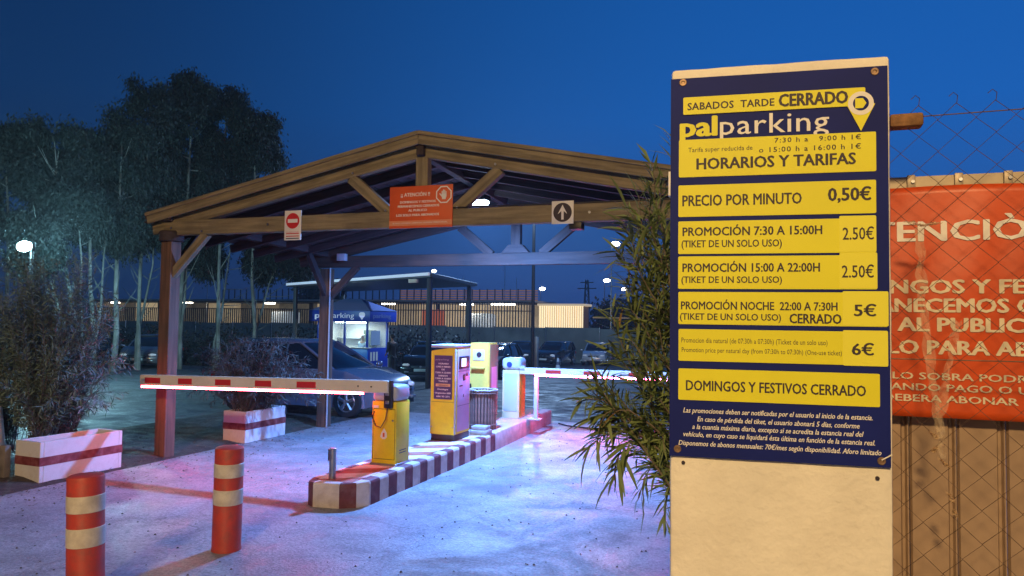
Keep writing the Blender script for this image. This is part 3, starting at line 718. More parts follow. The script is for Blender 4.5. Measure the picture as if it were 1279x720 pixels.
# ---------------------------------------------------------------- near barrier
LEDR = mat('red_led_strip', (.9, .3, .3), .4, emis=(1, .07, .12, E_STRIP))
def boom(parent, x0, x1, y, z0, z1, segs, hgt=.145, th=.06, led=None, endred=False, stripe=SIGNR, arm=WHT):
    """arm from x0 to x1 (x1 = tip)"""
    n = abs(x1-x0); sgn = 1 if x1 > x0 else -1
    beamo = beam('arm', (x0, y, z0), (x1, y, z1), th, hgt, arm, parent, bev=.012)
    for a, b in segs:
        p = Vector((x0, y-th/2-.001, z0)).lerp(Vector((x1, y-th/2-.001, z1)), a); q = Vector((x0, y-th/2-.001, z0)).lerp(Vector((x1, y-th/2-.001, z1)), b)
        beam('red_stripe', p, q, .003, hgt*.5, stripe, parent, bev=0)
    if 1:
        d = Vector((0, 0, -hgt/2-.012)); beam('led_strip', Vector((x0, y-.01, z0)).lerp(Vector((x1, y-.01, z1)), .09)+d, Vector((x1-sgn*.03, y-.01, z1))+d, .04, .02, led or LEDR, parent, bev=.003)
bar = empty('entry_barrier', (-4.5, 8.1, .26), 'yellow barrier cabinet with its striped arm lowered across the left lane', 'barrier')
bm = bmesh.new(); bbox(bm, -4.66, -4.33, 7.93, 8.27, .27, 1.02, .012); fin('cabinet', bm, YELC, bar, True, smooth=True)
box('plinth', -4.67, -4.32, 7.92, 8.28, .258, .285, STEEL, bar, True)
bm = bmesh.new(); vs_ = bbox(bm, -4.665, -4.325, 7.925, 8.275, 1.023, 1.215, .05, seg=4); fin('hood', bm, GREYC, bar, True, smooth=True)
box('arm_bracket', -4.47, -4.37, 7.865, 7.93, .95, 1.28, BLACKP, bar, True, bev=.01)
for z in (1.0, 1.1, 1.2): box('bracket_bolt', -4.445, -4.395, 7.855, 7.868, z, z+.04, STEEL, bar, True)
boom(bar, -4.40, -8.22, 7.86, 1.205, 1.135, [(.262, .335), (.435, .50), (.60, .665), (.765, .825), (.905, .975)], hgt=.15, arm=mat('arm_cream', (.72, .66, .52), .5, dirt=.2))
for x in (-4.62, -4.80): cyl('arm_bolt', (x, 7.825, 1.20), .01, .01, BLACKP, bar, True, seg=10, axis='Y')
tube('cable', [(-4.43, 7.9, 1.0), (-4.44, 7.87, .82), (-4.50, 7.865, .72), (-4.58, 7.87, .74), (-4.63, 7.885, .84), (-4.62, 7.92, .9)], .006, BLACKP, bar, True)
for z in (.335, .93): box('door_seam', -4.645, -4.345, 7.9275, 7.9305, z, z+.004, BLACKP, bar, True, bev=0)
for x in (-4.645, -4.349): box('door_seam', x, x+.004, 7.9275, 7.9305, .339, .93, BLACKP, bar, True, bev=0)
cyl('lock', (-4.375, 7.926, .80), .011, .008, STEEL, bar, True, seg=12, axis='Y')
box('vent_slot', -4.332, -4.328, 8.02, 8.18, .40, .41, BLACKP, bar, True, bev=0); box('vent_slot', -4.332, -4.328, 8.02, 8.18, .43, .44, BLACKP, bar, True, bev=0)
box('warning_label', -4.64, -4.57, 7.926, 7.929, .94, .97, WHT, bar, True, bev=0)
prism('white_sticker', [(-4.54, .60), (-4.51, .575), (-4.475, .575), (-4.45, .60), (-4.455, .65), (-4.49, .70), (-4.525, .65)], 7.924, 7.929, WHT, bar, True)
box('sticker_mark', -4.505, -4.48, 7.922, 7.9235, .60, .65, ORANGE, bar, True, bev=0)

# steel stub posts
for (x, y, z, h, lab, mt) in ((-4.62, 7.05, .26, .33, 'short steel stub post on the front end of the striped island', STEEL),):
    t = empty('stub_post', (x, y, z), lab, 'post')
    lathe('tube', [(.038, 0), (.038, h), (.034, h+.004)], mt, t, seg=16)
    box('hinge_plate', -.05, -.035, -.02, .02, h*.6, h*.97, BLACKP, t)
t = empty('stub_post', (-8.74, 6.38, 0), 'short weathered grey post at the left end of the near planter', 'post')
box('shaft', -.05, .05, -.04, .04, -.02, .44, mat('grey_timber', (.2, .17, .14), .8, var=.3, bump=.4), t, bev=.012)

# ---------------------------------------------------------------- entry ticket machine
tm = empty('ticket_machine', (-4.645, 10.15, .26), 'tall yellow ticket machine with a maroon notice on its front', 'ticket machine')
box('base', -.185, .19, -.25, .28, 0, .09, mat('dark_brown_base', (.04, .03, .03), .6), tm)
LEDTINT = mat('led_tinted_coat', (.62, .36, .55), .4, var=.05)  # magenta light of the arm's LED strip put into the side colour
prism('cabinet', [(-.195, .092), (.195, .092), (.195, 1.36), (-.195, 1.30)], -.27, .28, YELC, tm, bev=.008)
box('side_door', .1965, .206, -.2, .24, .13, 1.32, LEDTINT, tm)
box('edge_trim', .185, .2, -.276, -.235, .1, 1.33, GREYC, tm)
box('top_cap', -.2, .2, -.275, .285, 1.345, 1.39, GREYC, tm, bev=.012)
box('screen_housing', .207, .225, -.17, .18, 1.04, 1.22, BLACKP, tm)
box('screen', .2255, .228, -.12, .05, 1.07, 1.19, mat('lit_screen', (.7, .8, .9), .3, emis=(.7, .8, 1, 1.2)), tm, bev=0)
box('card_slot', .207, .216, -.02, .06, .86, .95, BLACKP, tm)
box('lock', .207, .212, .0, .02, .62, .66, BLACKP, tm)
for z in (.50, 1.0): box('panel_seam', .2055, .2075, -.2, .24, z, z+.005, BLACKP, tm, bev=0)
box('push_button', .207, .218, .10, .14, .92, .96, SIGNR, tm); box('ticket_slot', .207, .214, -.14, -.04, .78, .80, BLACKP, tm, bev=0)
for x in (-.17, .165): cyl('cover_screw', (x, -.2735, .2), .008, .006, STEEL, tm, seg=8, axis='Y')
box('panel_seam', -.18, .18, -.2715, -.2695, .56, .564, BLACKP, tm, bev=0)
box('notice', -.14, .15, -.2745, -.2715, .60, 1.235, mat('maroon_notice', (.06, .035, .12), .4), tm, bev=0)
ty = -.2762
text('palparking', -.12, .09, 1.165, .022, ty, mat('notice_grey', (.4, .35, .4), .5), tm, bold=.01); 
for s_, a, b, z in (('HORARIO', -.07, .09, 1.105), ('LUNES A VIERNES', -.11, .12, 1.06), ('DE', -.02, .03, 1.02), ('7:30H A 22:00H', -.12, .13, .975), ('SABADOS', -.07, .08, .93), ('7:30H A 15:00H', -.12, .13, .89), ('TARDES', -.07, .08, .85), ('Domingos', -.08, .09, .735), ('Urgencias 608', -.12, .13, .68), ('686 93 271', -.10, .11, .63)):
    text(s_, a, b, z, .023, ty, WHT, tm, bold=.03)
box('notice_strip', -.11, .12, -.2765, -.275, .785, .825, mat('notice_orange', (.8, .45, .2), .5), tm, bev=0); text('CERRADO', -.08, .09, .793, .022, -.278, INK, tm)

# second (exit) machine
t2 = empty('exit_machine', (-4.85, 12.0, .27), 'yellow machine seen from behind with a pale square panel and small shelf', 'ticket machine')
prism('cabinet', [(-.20, .0), (.16, .0), (.16, 1.36), (-.20, 1.36)], -.2, .2, mat('warm_yellow_coat', (.90, .60, .10), .4, dirt=.3, dirtcol=(.4, .3, .1), dscale=6), t2, bev=.015)
box('side_door', .161, .175, -.17, .19, .1, 1.33, mat('brown_coat', (.28, .13, .05), .5), t2)
box('left_trim', -.215, -.201, -.2, .2, .02, 1.30, GREYC, t2)
box('upper_panel', -.13, .07, -.212, -.201, 1.06, 1.24, mat('pale_cream_panel', (.72, .66, .45), .5), t2); cyl('slot_cover', (-.02, -.215, 1.16), .045, .01, INK, t2, seg=14, axis='Y')
box('shelf', -.15, .09, -.26, -.2, .92, .95, MATS['warm_yellow_coat'], t2); box('handle', -.185, -.155, -.22, -.2, .52, .66, BLACKP, t2)
box('side_label', .176, .179, -.12, .12, .55, .95, mat('pink_label', (.8, .25, .4), .5), t2, bev=0)

# bin
wb = empty('litter_bin', (-4.55, 11.2, .27), 'round brown slatted litter bin between the two yellow machines', 'litter bin')
BINM = mat('brown_bin_slat', (.22, .11, .08), .65, var=.35, vscale=12, bump=.3)
n = 26
bm = bmesh.new(); btube(bm, [(0, 0, 0), (0, 0, .60)], [.165, .19], 26); fin('liner', bm, mat('bin_liner', (.05, .03, .03), .6), wb, smooth=True)
sl = bmesh.new(); bbox(sl, -.018, .018, -.008, .008, .01, .62, .003, seg=1); sm_ = bpy.data.meshes.new('slat'); sl.to_mesh(sm_); sl.free(); sm_.materials.append(BINM)
for k in range(n):
    a = 6.2832*k/n; o = link('slat', sm_, wb); o.location = (.212*math.cos(a), .212*math.sin(a), 0); o.rotation_euler = (rad(3.2)*math.sin(a)*-1*-1, 0, 0)
    o.rotation_euler = (0, 0, a+math.pi/2); o.rotation_euler.rotate_axis('X', -rad(-3.2) if False else rad(3.2)*0)
for z, r in ((.08, .225), (.58, .232)):
    bm = bmesh.new(); btube(bm, [(r*math.cos(a*.2618), r*math.sin(a*.2618), z) for a in range(25)], .009, 6); fin('hoop', bm, BINM, wb, smooth=True)
bm = bmesh.new(); btube(bm, [(.235*math.cos(a*.2618), .235*math.sin(a*.2618), .63+.006*math.sin(a*2)) for a in range(25)], .011, 6); fin('bag_rim', bm, mat('bag_grey', (.5, .5, .52), .5), wb, smooth=True)
gb = empty('concrete_block', (-4.38, 10.72, .26), 'pale grey two-step concrete block at the foot of the litter bin', 'block')
box('lower_slab', -.14, .14, -.12, .12, 0, .07, mat('grey_block', (.4, .4, .4), .8, var=.15, bump=.3), gb, bev=.008); box('upper_slab', -.12, .12, -.1, .1, .071, .13, mat('grey_block', (1, 1, 1)), gb, bev=.008)

# far barrier
fb = empty('exit_barrier', (-4.58, 12.75, .27), 'white and orange barrier cabinet with its arm across the right lane', 'barrier')
box('cabinet', -.17, .15, -.14, .2, 0, .86, mat('cream_coat', (.75, .62, .35), .4), fb, bev=.012)
box('front_panel', -.125, .115, -.150, -.141, .13, .80, mat('pale_blue_panel', (.55, .62, .75), .4), fb); box('side_panel', .151, .158, -.12, .18, .03, .84, mat('orange_coat', (.80, .33, .03), .4), fb)
bm = bmesh.new(); bbox(bm, -.185, .175, -.16, .21, .862, 1.08, .07, seg=4); fin('hood', bm, mat('white_hood', (.62, .66, .74), .35), fb, smooth=True)
cyl('round_badge', (.03-.06, -.163, .96), .05, .006, mat('blue_badge', (.02, .06, .22), .3), fb, seg=24, axis='Y')
text('AUTOMATIC', -.5, -.2, 0, .02, 0, INK, fb) if False else None
fbm = boom(fb, -4.42, -1.15, 12.62, 1.125, 1.135, [(.15, .235), (.36, .45), (.60, .70), (.84, .92)], hgt=.12, arm=WHT, led=mat('magenta_led_strip', (.9, .3, .5), .4, emis=(1, .08, .25, E_STRIP*2.0)))
tube('motor_hub', [(.17, -.13, .9), (.26, -.13, .9)], .05, GREYC, fb)
sp = empty('arm_rest', (-4.12, 12.65, .27), 'slim pale post propping the far barrier arm above the island end', 'post')
box('shaft', -.035, .035, -.03, .03, .01, .76, mat('rest_white', (.6, .58, .6), .5), sp); box('foot', -.14, .1, -.1, .1, 0, .02, GREYC, sp); box('fork', -.05, .05, -.035, .035, .761, .80, BLACKP, sp)
t = tube('ground_cable', [(-4.15, 14.2, .012), (-3.9, 13.95, .012), (-3.4, 13.8, .012), (-2.5, 13.9, .012), (-1.5, 13.8, .012)], .014, BLACKP)
tag(t, 'black cable lying on the ground from the island to the oleander', 'cable')

# ---------------------------------------------------------------- planters
def planter(x, y, lx, ly, h, lab, rz=0):
    t = empty('planter', (x, y, 0), lab, 'planter', 'white planters with a maroon band', rz)
    bm = bmesh.new()
    for (a, b, c, d) in ((-lx/2, lx/2, -ly/2, -ly/2+.05), (-lx/2, lx/2, ly/2-.05, ly/2), (-lx/2, -lx/2+.05, -ly/2+.05, ly/2-.05), (lx/2-.05, lx/2, -ly/2+.05, ly/2-.05)):
        bbox(bm, a, b, c, d, 0, h, .006, seg=1)
    fin('box', bm, WHITEP, t)
    bm = bmesh.new(); e = .0025; z0, z1 = h*.42, h*.63
    for (a, b, c, d) in ((-lx/2-e, lx/2+e, -ly/2-e, -ly/2+.002), (-lx/2-e, lx/2+e, ly/2-.002, ly/2+e), (-lx/2-e, -lx/2+.002, -ly/2+.002, ly/2-.002), (lx/2-.002, lx/2+e, -ly/2+.002, ly/2-.002)):
        bbox(bm, a, b, c, d, z0, z1)
    fin('maroon_band', bm, MAROON, t)
    s_ = [(-lx/2+.05+(lx-.1)*i/6, -ly/2+.05+(ly-.1)*j/12) for j in range(13) for i in range(7)]
    pyd('soil', [(a, b, h-.07+.03*noise.noise(Vector((a*9, b*9, x)))) for a, b in s_], [(j*7+i, j*7+i+1, j*7+i+8, j*7+i+7) for j in range(12) for i in range(6)], M_SOIL, t, smooth=True)
    return t
pl1 = planter(-8.46, 7.03, .44, 1.12, .49, 'white planter with maroon band at the left edge of the lane, nearest the camera', rz=rad(-3))
pl2 = planter(-8.27, 10.30, .44, 1.02, .50, 'white planter with maroon band beyond the near canopy post')
box('corner_bracket', .19, .235, .49, .53, .36, .47, BLACKP, pl2)

def wildbush(root, cx, cy, z0, zt_, rx, ry, n, zc, mesh, nparts, bare=0, step=.05, lean=0, sr=.005, sm_=None):
    stems = []
    for k in range(n):
        a = random.uniform(0, 6.283); rr = math.sqrt(random.random()); zz = random.uniform(z0+.35*(zt_-z0)*.3, zt_)
        hfrac = (zz-z0)/(zt_-z0); env = math.sin(math.pi*min(1, .22+.68*hfrac))**.6
        tip = (cx+lean*hfrac+rx*rr*math.cos(a)*env, cy+ry*rr*math.sin(a)*env, zz)
        base = (cx+random.uniform(-.1, .1), cy+random.uniform(-.4, .4)*ry, z0-.05)
        stems.append(curve_stem(base, tip, (0, 0, .25), jit=.04))
    shrub(root, stems, mesh, sm_ or LEAFG, GTWIG, nparts, step, 3, 1.0, sr=sr)
gm = [leaf_mesh('grey_leaf_a', .11, .019, LEAFG), leaf_mesh('grey_leaf_b', .13, .017, LEAFG, curl=.3), leaf_mesh('grey_leaf_c', .09, .018, LEAFG, curl=.05)]
bu1 = empty('planter_bush', (-8.5, 7.05, .42), 'tall dark oleander bush growing from the near white planter', 'bush')
wildbush(bu1, -8.78, 7.05, .45, 2.85, 1.15, .8, 240, 1.4, gm, 300, step=.05, lean=-.25)
wildbush(bu1, -9.6, 6.9, .25, 2.6, .9, .7, 110, 1.4, gm, 0, step=.05)
bu2 = empty('planter_bush', (-8.27, 10.3, .44), 'sparse twiggy bush growing from the planter beyond the canopy post', 'bush')
hm_ = [leaf_mesh('dull_leaf_a', .11, .019, LEAFH), leaf_mesh('dull_leaf_b', .13, .017, LEAFH, curl=.3)]
wildbush(bu2, -8.22, 10.2, .44, 1.72, 1.35, .85, 190, 1.1, hm_, 300, step=.07, sm_=LEAFH)
tr = empty('whitewashed_stump', (-9.28, 6.5, 0), 'whitewashed tree stump at the left edge behind the near planter', 'tree stump')
lathe('trunk', [(.30, -.05), (.26, .1), (.22, .4), (.17, .85), (.05, .9)], mat('whitewash', (.78, .78, .76), .9, var=.15, bump=1, bscale=12, dirt=.2), tr, seg=18)

# leaf litter along the verge
vs = []; fs = []
for k in range(2600):
    x = random.uniform(-10.6, -7.95) if random.random() < .8 else random.uniform(-8.3, -7.2); y = random.uniform(5.5, 13); z = vz(x, y) if x < -8.15 else 0
    a = random.uniform(0, 6.28); l_ = random.uniform(.02, .06); d = Vector((math.cos(a), math.sin(a), random.uniform(-.1, .4)))*l_; q = Vector((-math.sin(a), math.cos(a), 0))*l_*.25; p = Vector((x, y, z+.008)); b0 = len(vs)
    vs += [p, p+d*.5+q, p+d, p+d*.5-q]; fs.append((b0, b0+1, b0+2, b0+3))
tag(pyd('leaf_litter', vs, fs, mat('dead_leaf', (.14, .11, .07), .9, var=.4)), kind='stuff')

vs = []; fs = []
for k in range(900):
    x = random.uniform(-8, .5); y = random.uniform(2.5, 14); r = random.uniform(.004, .014); b0 = len(vs)
    if -5.3 < x < -4.1 and y > 6.7: continue
    for a in range(5): vs.append((x+r*math.cos(a*1.257), y+r*math.sin(a*1.257), 0))
    vs.append((x, y, r*.9)); fs += [(b0+a, b0+(a+1) % 5, b0+5) for a in range(5)]
tag(pyd('grit', vs, fs, mat('grit', (.10, .09, .08), .9, var=.4)), kind='stuff')
# ---------------------------------------------------------------- eucalyptus trees
BARK = mat('pale_eucalyptus_bark', (.20, .21, .20), .8, var=.6, vscale=3, stretch=(1, 1, .35), bump=.5, dirt=.7, dirtcol=(.10, .09, .07), dscale=2.2)
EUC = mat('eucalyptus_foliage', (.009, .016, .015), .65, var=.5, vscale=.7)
def euc(lab, bx, by, lobes, hz, fork=2, tr_=.10, base=-.35):
    t = empty('eucalyptus_tree', (bx, by, 0), lab, 'tree', 'eucalyptus trees beyond the car park')
    tips = []
    for li, (cx, cy_, cz, rx, rz) in enumerate(lobes):
        sx = bx+random.uniform(-.25, .25) if li else bx
        mid = Vector((sx+(cx-sx)*.25+random.uniform(-.15, .15), by+(cy_-by)*.25, (base+cz)*.42)); top = Vector((cx, cy_, cz+rz*.7))
        low = Vector((sx+random.uniform(-.1, .1), by, (base+cz)*.18))
        r0_ = tr_*(1 if li == 0 else .7)
        tube('trunk' if li == 0 else 'limb', [(sx, by, base), low, mid, mid.lerp(top, .4)+Vector((random.uniform(-.2, .2), 0, 0)), mid.lerp(top, .75), top], [r0_, r0_*.85, r0_*.7, r0_*.5, r0_*.3, r0_*.1], BARK, t, True, seg=8)
        for k in range(9):
            u = random.uniform(.05, .95); p = mid.lerp(top, u); a = random.uniform(0, 6.28)
            q = Vector((cx+rx*.7*math.cos(a), cy_+rx*.7*math.sin(a), p.z+random.uniform(.3, 1.3)))
            tube('branch', [p, p.lerp(q, .5)+Vector((0, 0, -.12)), q], [r0_*.28, r0_*.18, r0_*.06], BARK, t, True, seg=5); tips.append((q, rx))
        for k in range(3):
            a = random.uniform(0, 6.28); p = low.lerp(mid, random.uniform(.3, 1)); q = p+Vector((math.cos(a)*.9, math.sin(a)*.5, random.uniform(.6, 1.6)))
            tube('branch', [p, p.lerp(q, .5)+Vector((0, 0, -.1)), q], [r0_*.22, r0_*.15, r0_*.05], BARK, t, True, seg=5)
    vs = []; fs = []
    sub = []
    for (cx, cy_, cz, rx, rz) in lobes:
        for k in range(int(8+rz*3)):
            e = random.uniform(-.85, .9); a = random.uniform(0, 6.28); f = random.uniform(.2, .55); w2 = math.sqrt(1-e*e*.8)*.7
            sub.append((cx+rx*w2*math.cos(a), cy_+rx*w2*math.sin(a), cz+rz*e*.85, rx*f*.9, rx*f*random.uniform(.7, 1.9)))
    for (cx, cy_, cz, rx, rz) in sub:
        ncl = int(34*(rx*rz)**.7)+3
        for c in range(ncl):
            a = random.uniform(0, 6.28); e = random.uniform(-1, 1); rr = random.random()**.4
            p = Vector((cx+rx*rr*math.cos(a)*math.sqrt(1-e*e), cy_+rx*rr*math.sin(a)*math.sqrt(1-e*e), cz+rz*rr*e*1.0))
            s_ = random.uniform(.12, .27)
            for l_ in range(int(190*s_/.25)):
                q = p+Vector((random.gauss(0, s_), random.gauss(0, s_), random.gauss(0, s_*.9)))
                L_ = random.uniform(.10, .22); d = Vector((random.uniform(-.6, .6), random.uniform(-.6, .6), -random.uniform(.3, 1))).normalized()*L_; sd = Vector((random.uniform(-1, 1), random.uniform(-1, 1), random.uniform(-.3, .3))).normalized()*L_*.2; b0 = len(vs)
                vs += [q, q+d*.5+sd, q+d, q+d*.5-sd]; fs.append((b0, b0+1, b0+2, b0+3))
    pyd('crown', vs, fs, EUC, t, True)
    return t
euc('eucalyptus at the far left edge behind the floodlight', -29.0, 21, [(-29.5, 21, 7.3, 1.45, 2.5)], 0)
euc('eucalyptus left of the white trunk, broad low crown right of the floodlight', -24.6, 20.5, [(-27.66, 21.6, 8.0, 1.2, 2.0), (-26.4, 21.8, 6.0, 1.3, .9), (-25.3, 19.3, 4.6, .9, .8)], 0)
euc('slim eucalyptus whose small crown stands between the broad left ones', -24.9, 21.4, [(-27.1, 22.9, 7.9, .8, 2.0), (-26.3, 23.1, 5.9, 1.1, .9)], 0)
euc('eucalyptus with a brightly lit white trunk above the parked grey hatchback', -25.2, 22.7, [(-26.75, 24.1, 7.9, 1.2, 2.9)], 0, tr_=.125)
euc('eucalyptus with a tall narrow crown, left neighbour of the tallest', -25.8, 24.5, [(-26.4, 25.2, 9.7, 1.1, 2.7), (-26.1, 25.5, 6.2, 1.5, 1.0)], 0)
euc('tallest eucalyptus left of the canopy with the highest crown', -25.6, 26.4, [(-26.1, 27.4, 10.3, 1.5, 3.2), (-26.4, 27.5, 6.9, 1.9, 1.2)], 0, tr_=.125)
euc('eucalyptus with two pale forked limbs seen under the canopy eaves', -22.9, 26.0, [(-26.0, 29.5, 10.2, 1.35, 3.2), (-25.0, 29.1, 5.4, 2.1, 1.4)], 0)
euc('rightmost eucalyptus, its crown meeting the canopy roof', -22.9, 28.2, [(-24.0, 29.3, 9.2, 1.2, 3.0), (-22.4, 29.9, 5.2, 1.6, 1.1)], 0)
# dark hedge at the foot of the trees
vs = []; fs = []
for k in range(26000):
    u = random.random(); x = -36+u*22; y = 30+random.uniform(-1.2, 1.2)+u*3; z = -.5+abs(random.gauss(0, .75))*(1+.4*noise.noise(Vector((x*.5, 0, 0))))
    if z > 1.7: continue
    L_ = .2; d = Vector((random.gauss(0, 1), random.gauss(0, 1), random.gauss(0, 1))).normalized()*L_; sd = d.orthogonal().normalized()*L_*.25; q = Vector((x, y, z)); b0 = len(vs)
    vs += [q, q+d*.5+sd, q+d, q+d*.5-sd]; fs.append((b0, b0+1, b0+2, b0+3))
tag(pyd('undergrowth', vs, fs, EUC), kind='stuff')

# floodlight on a pole by the trees
fl = empty('car_park_floodlight', (-21.06, 15.67, 0), 'glaring white floodlight on a mast at the far left before the trees', 'floodlight')
tube('mast', [(0, .25, 0), (0, .25, 4.1)], .05, BLACKP, fl)
box('housing', -.28, .28, .03, .16, 3.89, 4.15, BLACKP, fl, bev=.02)
bm = bmesh.new(); bmesh.ops.create_uvsphere(bm, u_segments=24, v_segments=12, radius=1)
for v in bm.verts: v.co = Vector((v.co.x*.30, v.co.y*.05, 4.02+v.co.z*.15))
fin('lens', bm, mat('flood_emitter', (.8, 1, 1), .3, emis=(.6, 1, 1, 320)), fl, smooth=2)
ld = bpy.data.lights.new('flood_lamp', 'POINT'); ld.energy = P_FLOOD*.2; ld.color = (.38, .85, 1); ld.shadow_soft_size = .3
q = bpy.data.objects.new('lamp', ld); COL.objects.link(q); q.parent = fl; q.location = (0, -.35, 4.0)
ld = bpy.data.lights.new('added_tree_light', 'POINT'); ld.energy = P_FLOOD*.6; ld.color = (.38, .85, 1); ld.shadow_soft_size = .25  # second light added behind the floodlight, only to brighten the trees
q = bpy.data.objects.new('added_tree_lamp', ld); COL.objects.link(q); q.parent = fl; q.location = (0, 1.4, 4.6)

# sodium street lamp on the pavement behind the camera (it lights pillar, fence and canopy front)
sl_ = empty('street_lamp', (1.4, -9.5, 0), 'sodium street lamp behind the viewpoint', 'street lamp')
tube('pole', [(0, 0, 0), (0, 0, 7.8), (-.2, .1, 8.2), (-.9, .5, 8.35)], [.08, .06, .05, .04], STEEL, sl_)
box('head', -1.35, -.75, .35, .75, 8.31, 8.44, GREYC, sl_, bev=.03)
box('glowing_lens', -1.28, -.82, .42, .68, 8.285, 8.309, mat('sodium_lens', (1, .7, .4), .4, emis=(1, .55, .2, 12)), sl_, bev=0)
ld = bpy.data.lights.new('sodium_lamp', 'POINT'); ld.energy = P_SODIUM; ld.color = (1, .67, .30); ld.shadow_soft_size = .5
q = bpy.data.objects.new('lamp', ld); COL.objects.link(q); q.parent = sl_; q.location = (-1.05, .55, 8.05)

# ---------------------------------------------------------------- cars
def car(name, lab, loc, rz, paint, L=4.3, W=1.8, H=1.48, plate=True, lights=0, group='cars in the car park', suv=False, wr=.32):
    t = empty(name, loc, lab, 'car', group, rz)
    hw = W/2; gc = .2 if not suv else .26; belt = .93 if not suv else 1.05; nose = .74 if not suv else .9
    xf = L/2-.78; xr = -L/2+.80; ar = wr+.06; xc = L*.235; zb = belt+.04
    P = [(-L/2+.06, gc+.08), (-L/2, .5), (-L/2+.03, belt-.06), (-L/2+.12, belt+.02), (xc-.9, belt+.03), (xc, zb), (xc+.35, zb-.035), (L/2-.35, nose+.04), (L/2-.12, nose-.06), (L/2-.01, nose-.22), (L/2, .45), (L/2-.06, gc+.06)]
    P += [(xf+ar+.02, gc)]+[(xf+ar*math.cos(rad(a)), wr+ar*math.sin(rad(a))) for a in range(0, 181, 20)]+[(xf-ar-.02, gc), (xr+ar+.02, gc)]+[(xr+ar*math.cos(rad(a)), wr+ar*math.sin(rad(a))) for a in range(0, 181, 20)]+[(xr-ar-.02, gc)]
    bm = bmesh.new(); ys = [-hw, -hw*.985, -hw*.6, 0, hw*.6, hw*.985, hw]; rings = []
    for k, yv in enumerate(ys):
        ring = []
        for x, z in P:
            xx, zz, y2 = x, z, yv
            tap = 1-.10*smoothstep(L*.30, L*.5, abs(x))-.05*smoothstep(.62, 1.0, z)-.03*smoothstep(.5, .2, z)
            y2 = yv*tap
            if k in (0, 6): 
                cxx, czz = 0, .55; xx = x*.992; zz = z-(.03 if z > .7 else -.0)
            e = (abs(yv)/hw)**3
            if x > L/2-.5: xx -= .16*e*smoothstep(L/2-.5, L/2, x)
            if x < -L/2+.3: xx += .10*e
            if z > .7 and abs(yv) < hw*.7: zz += .012
            ring.append(bm.verts.new((xx, y2, zz)))
        rings.append(ring)
    n = len(P)
    for k in range(len(ys)-1):
        for i in range(n): bm.faces.new((rings[k][i], rings[k][(i+1) % n], rings[k+1][(i+1) % n], rings[k+1][i]))
    bm.faces.new(rings[0][::-1]); bm.faces.new(rings[-1]); bmesh.ops.triangulate(bm, faces=[f for f in bm.faces if len(f.verts) > 4])
    bmesh.ops.recalc_face_normals(bm, faces=bm.faces); fin('body', bm, paint, t, smooth=True)
    # greenhouse
    x0 = -L/2+(.16 if not suv else .12); x1 = xc+.12; ra, rb = x0+(.55 if not suv else .28), xc-(.92 if not suv else .72)
    zr = H-.07
    lv = [(x0, x1, belt-.02, hw*.90), (x0*.5+ra*.5-.02, x1*.5+rb*.5+.03, (belt+zr)/2, hw*.83), (ra, rb, zr, hw*.735)]
    bm = bmesh.new(); R_ = []
    for a, b, z, h_ in lv:
        ring = []
        for u, v in ((a, -.86), (a-.0, 0), (a, .86), (a+(b-a)*.12, 1), (a+(b-a)*.5, 1.02), (b-(b-a)*.12, 1), (b, .84), (b+.05, 0), (b, -.84), (b-(b-a)*.12, -1), (a+(b-a)*.5, -1.02), (a+(b-a)*.12, -1)):
            ring.append(bm.verts.new((u, v*h_, z)))
        R_.append(ring)
    for k in range(2):
        for i in range(12): bm.faces.new((R_[k][i], R_[k][(i+1) % 12], R_[k+1][(i+1) % 12], R_[k+1][i]))
    bm.faces.new(R_[-1]); bmesh.ops.recalc_face_normals(bm, faces=bm.faces); fin('window_glass', bm, GLASS, t, smooth=True)
    bm = bmesh.new(); R2 = []
    for sc_, z in ((1.0, zr-.03), (1.0, zr+.015), (.93, zr+.05), (.7, H)):
        R2.append([bm.verts.new(((ra+rb)/2+(v.co.x-(ra+rb)/2)*sc_*1.01, v.co.y*sc_*1.015, z)) for v in [type('q', (), {'co': c})() for c in [(Vector((u, v2*hw*.735, 0))) for u, v2 in ((ra, -.86), (ra, 0), (ra, .86), (ra+(rb-ra)*.12, 1), (ra+(rb-ra)*.5, 1.02), (rb-(rb-ra)*.12, 1), (rb, .84), (rb+.05, 0), (rb, -.84), (rb-(rb-ra)*.12, -1), (ra+(rb-ra)*.5, -1.02), (ra+(rb-ra)*.12, -1))]]])
    for k in range(3):
        for i in range(12): bm.faces.new((R2[k][i], R2[k][(i+1) % 12], R2[k+1][(i+1) % 12], R2[k+1][i]))
    bm.faces.new(R2[-1]); bm.faces.new(R2[0][::-1]); fin('roof', bm, paint, t, smooth=True)
    for s_ in (-1, 1):
        tube('windscreen_pillar', [(x1-.06, s_*hw*.86, belt-.02), (lv[1][1]-.06, s_*hw*.80, lv[1][2]), (rb-.03, s_*hw*.71, zr)], .034, paint, t, seg=6)
        tube('door_pillar', [(-.12, s_*hw*.915, belt), (-.18, s_*hw*.85, lv[1][2]), (-.22, s_*hw*.75, zr)], .028, BLACKP, t, seg=6)
        tube('rear_pillar', [(x0+.1, s_*hw*.87, belt), (lv[1][0]+.1, s_*hw*.81, lv[1][2]), (ra+.06, s_*hw*.72, zr)], .06, paint, t, seg=6)
        tube('rear_door_pillar', [(x0+.62, s_*hw*.905, belt), (lv[1][0]+.5, s_*hw*.84, lv[1][2]), (ra+.35, s_*hw*.74, zr)], .03, paint, t, seg=6)
        for xs_ in (xc-.08, -.13, xr+.42):
            tube('door_seam', [(xs_, s_*hw*.995, gc+.12), (xs_, s_*hw*1.0, .6), (xs_-.02, s_*hw*.955, belt-.02)], .005, BLACKP, t, seg=4)
        for xs_ in (.1, -.95): box('door_handle', xs_-.2, xs_-.04, s_*hw*.965-.012, s_*hw*.965+.012, belt-.16, belt-.13, paint, t, bev=.006)
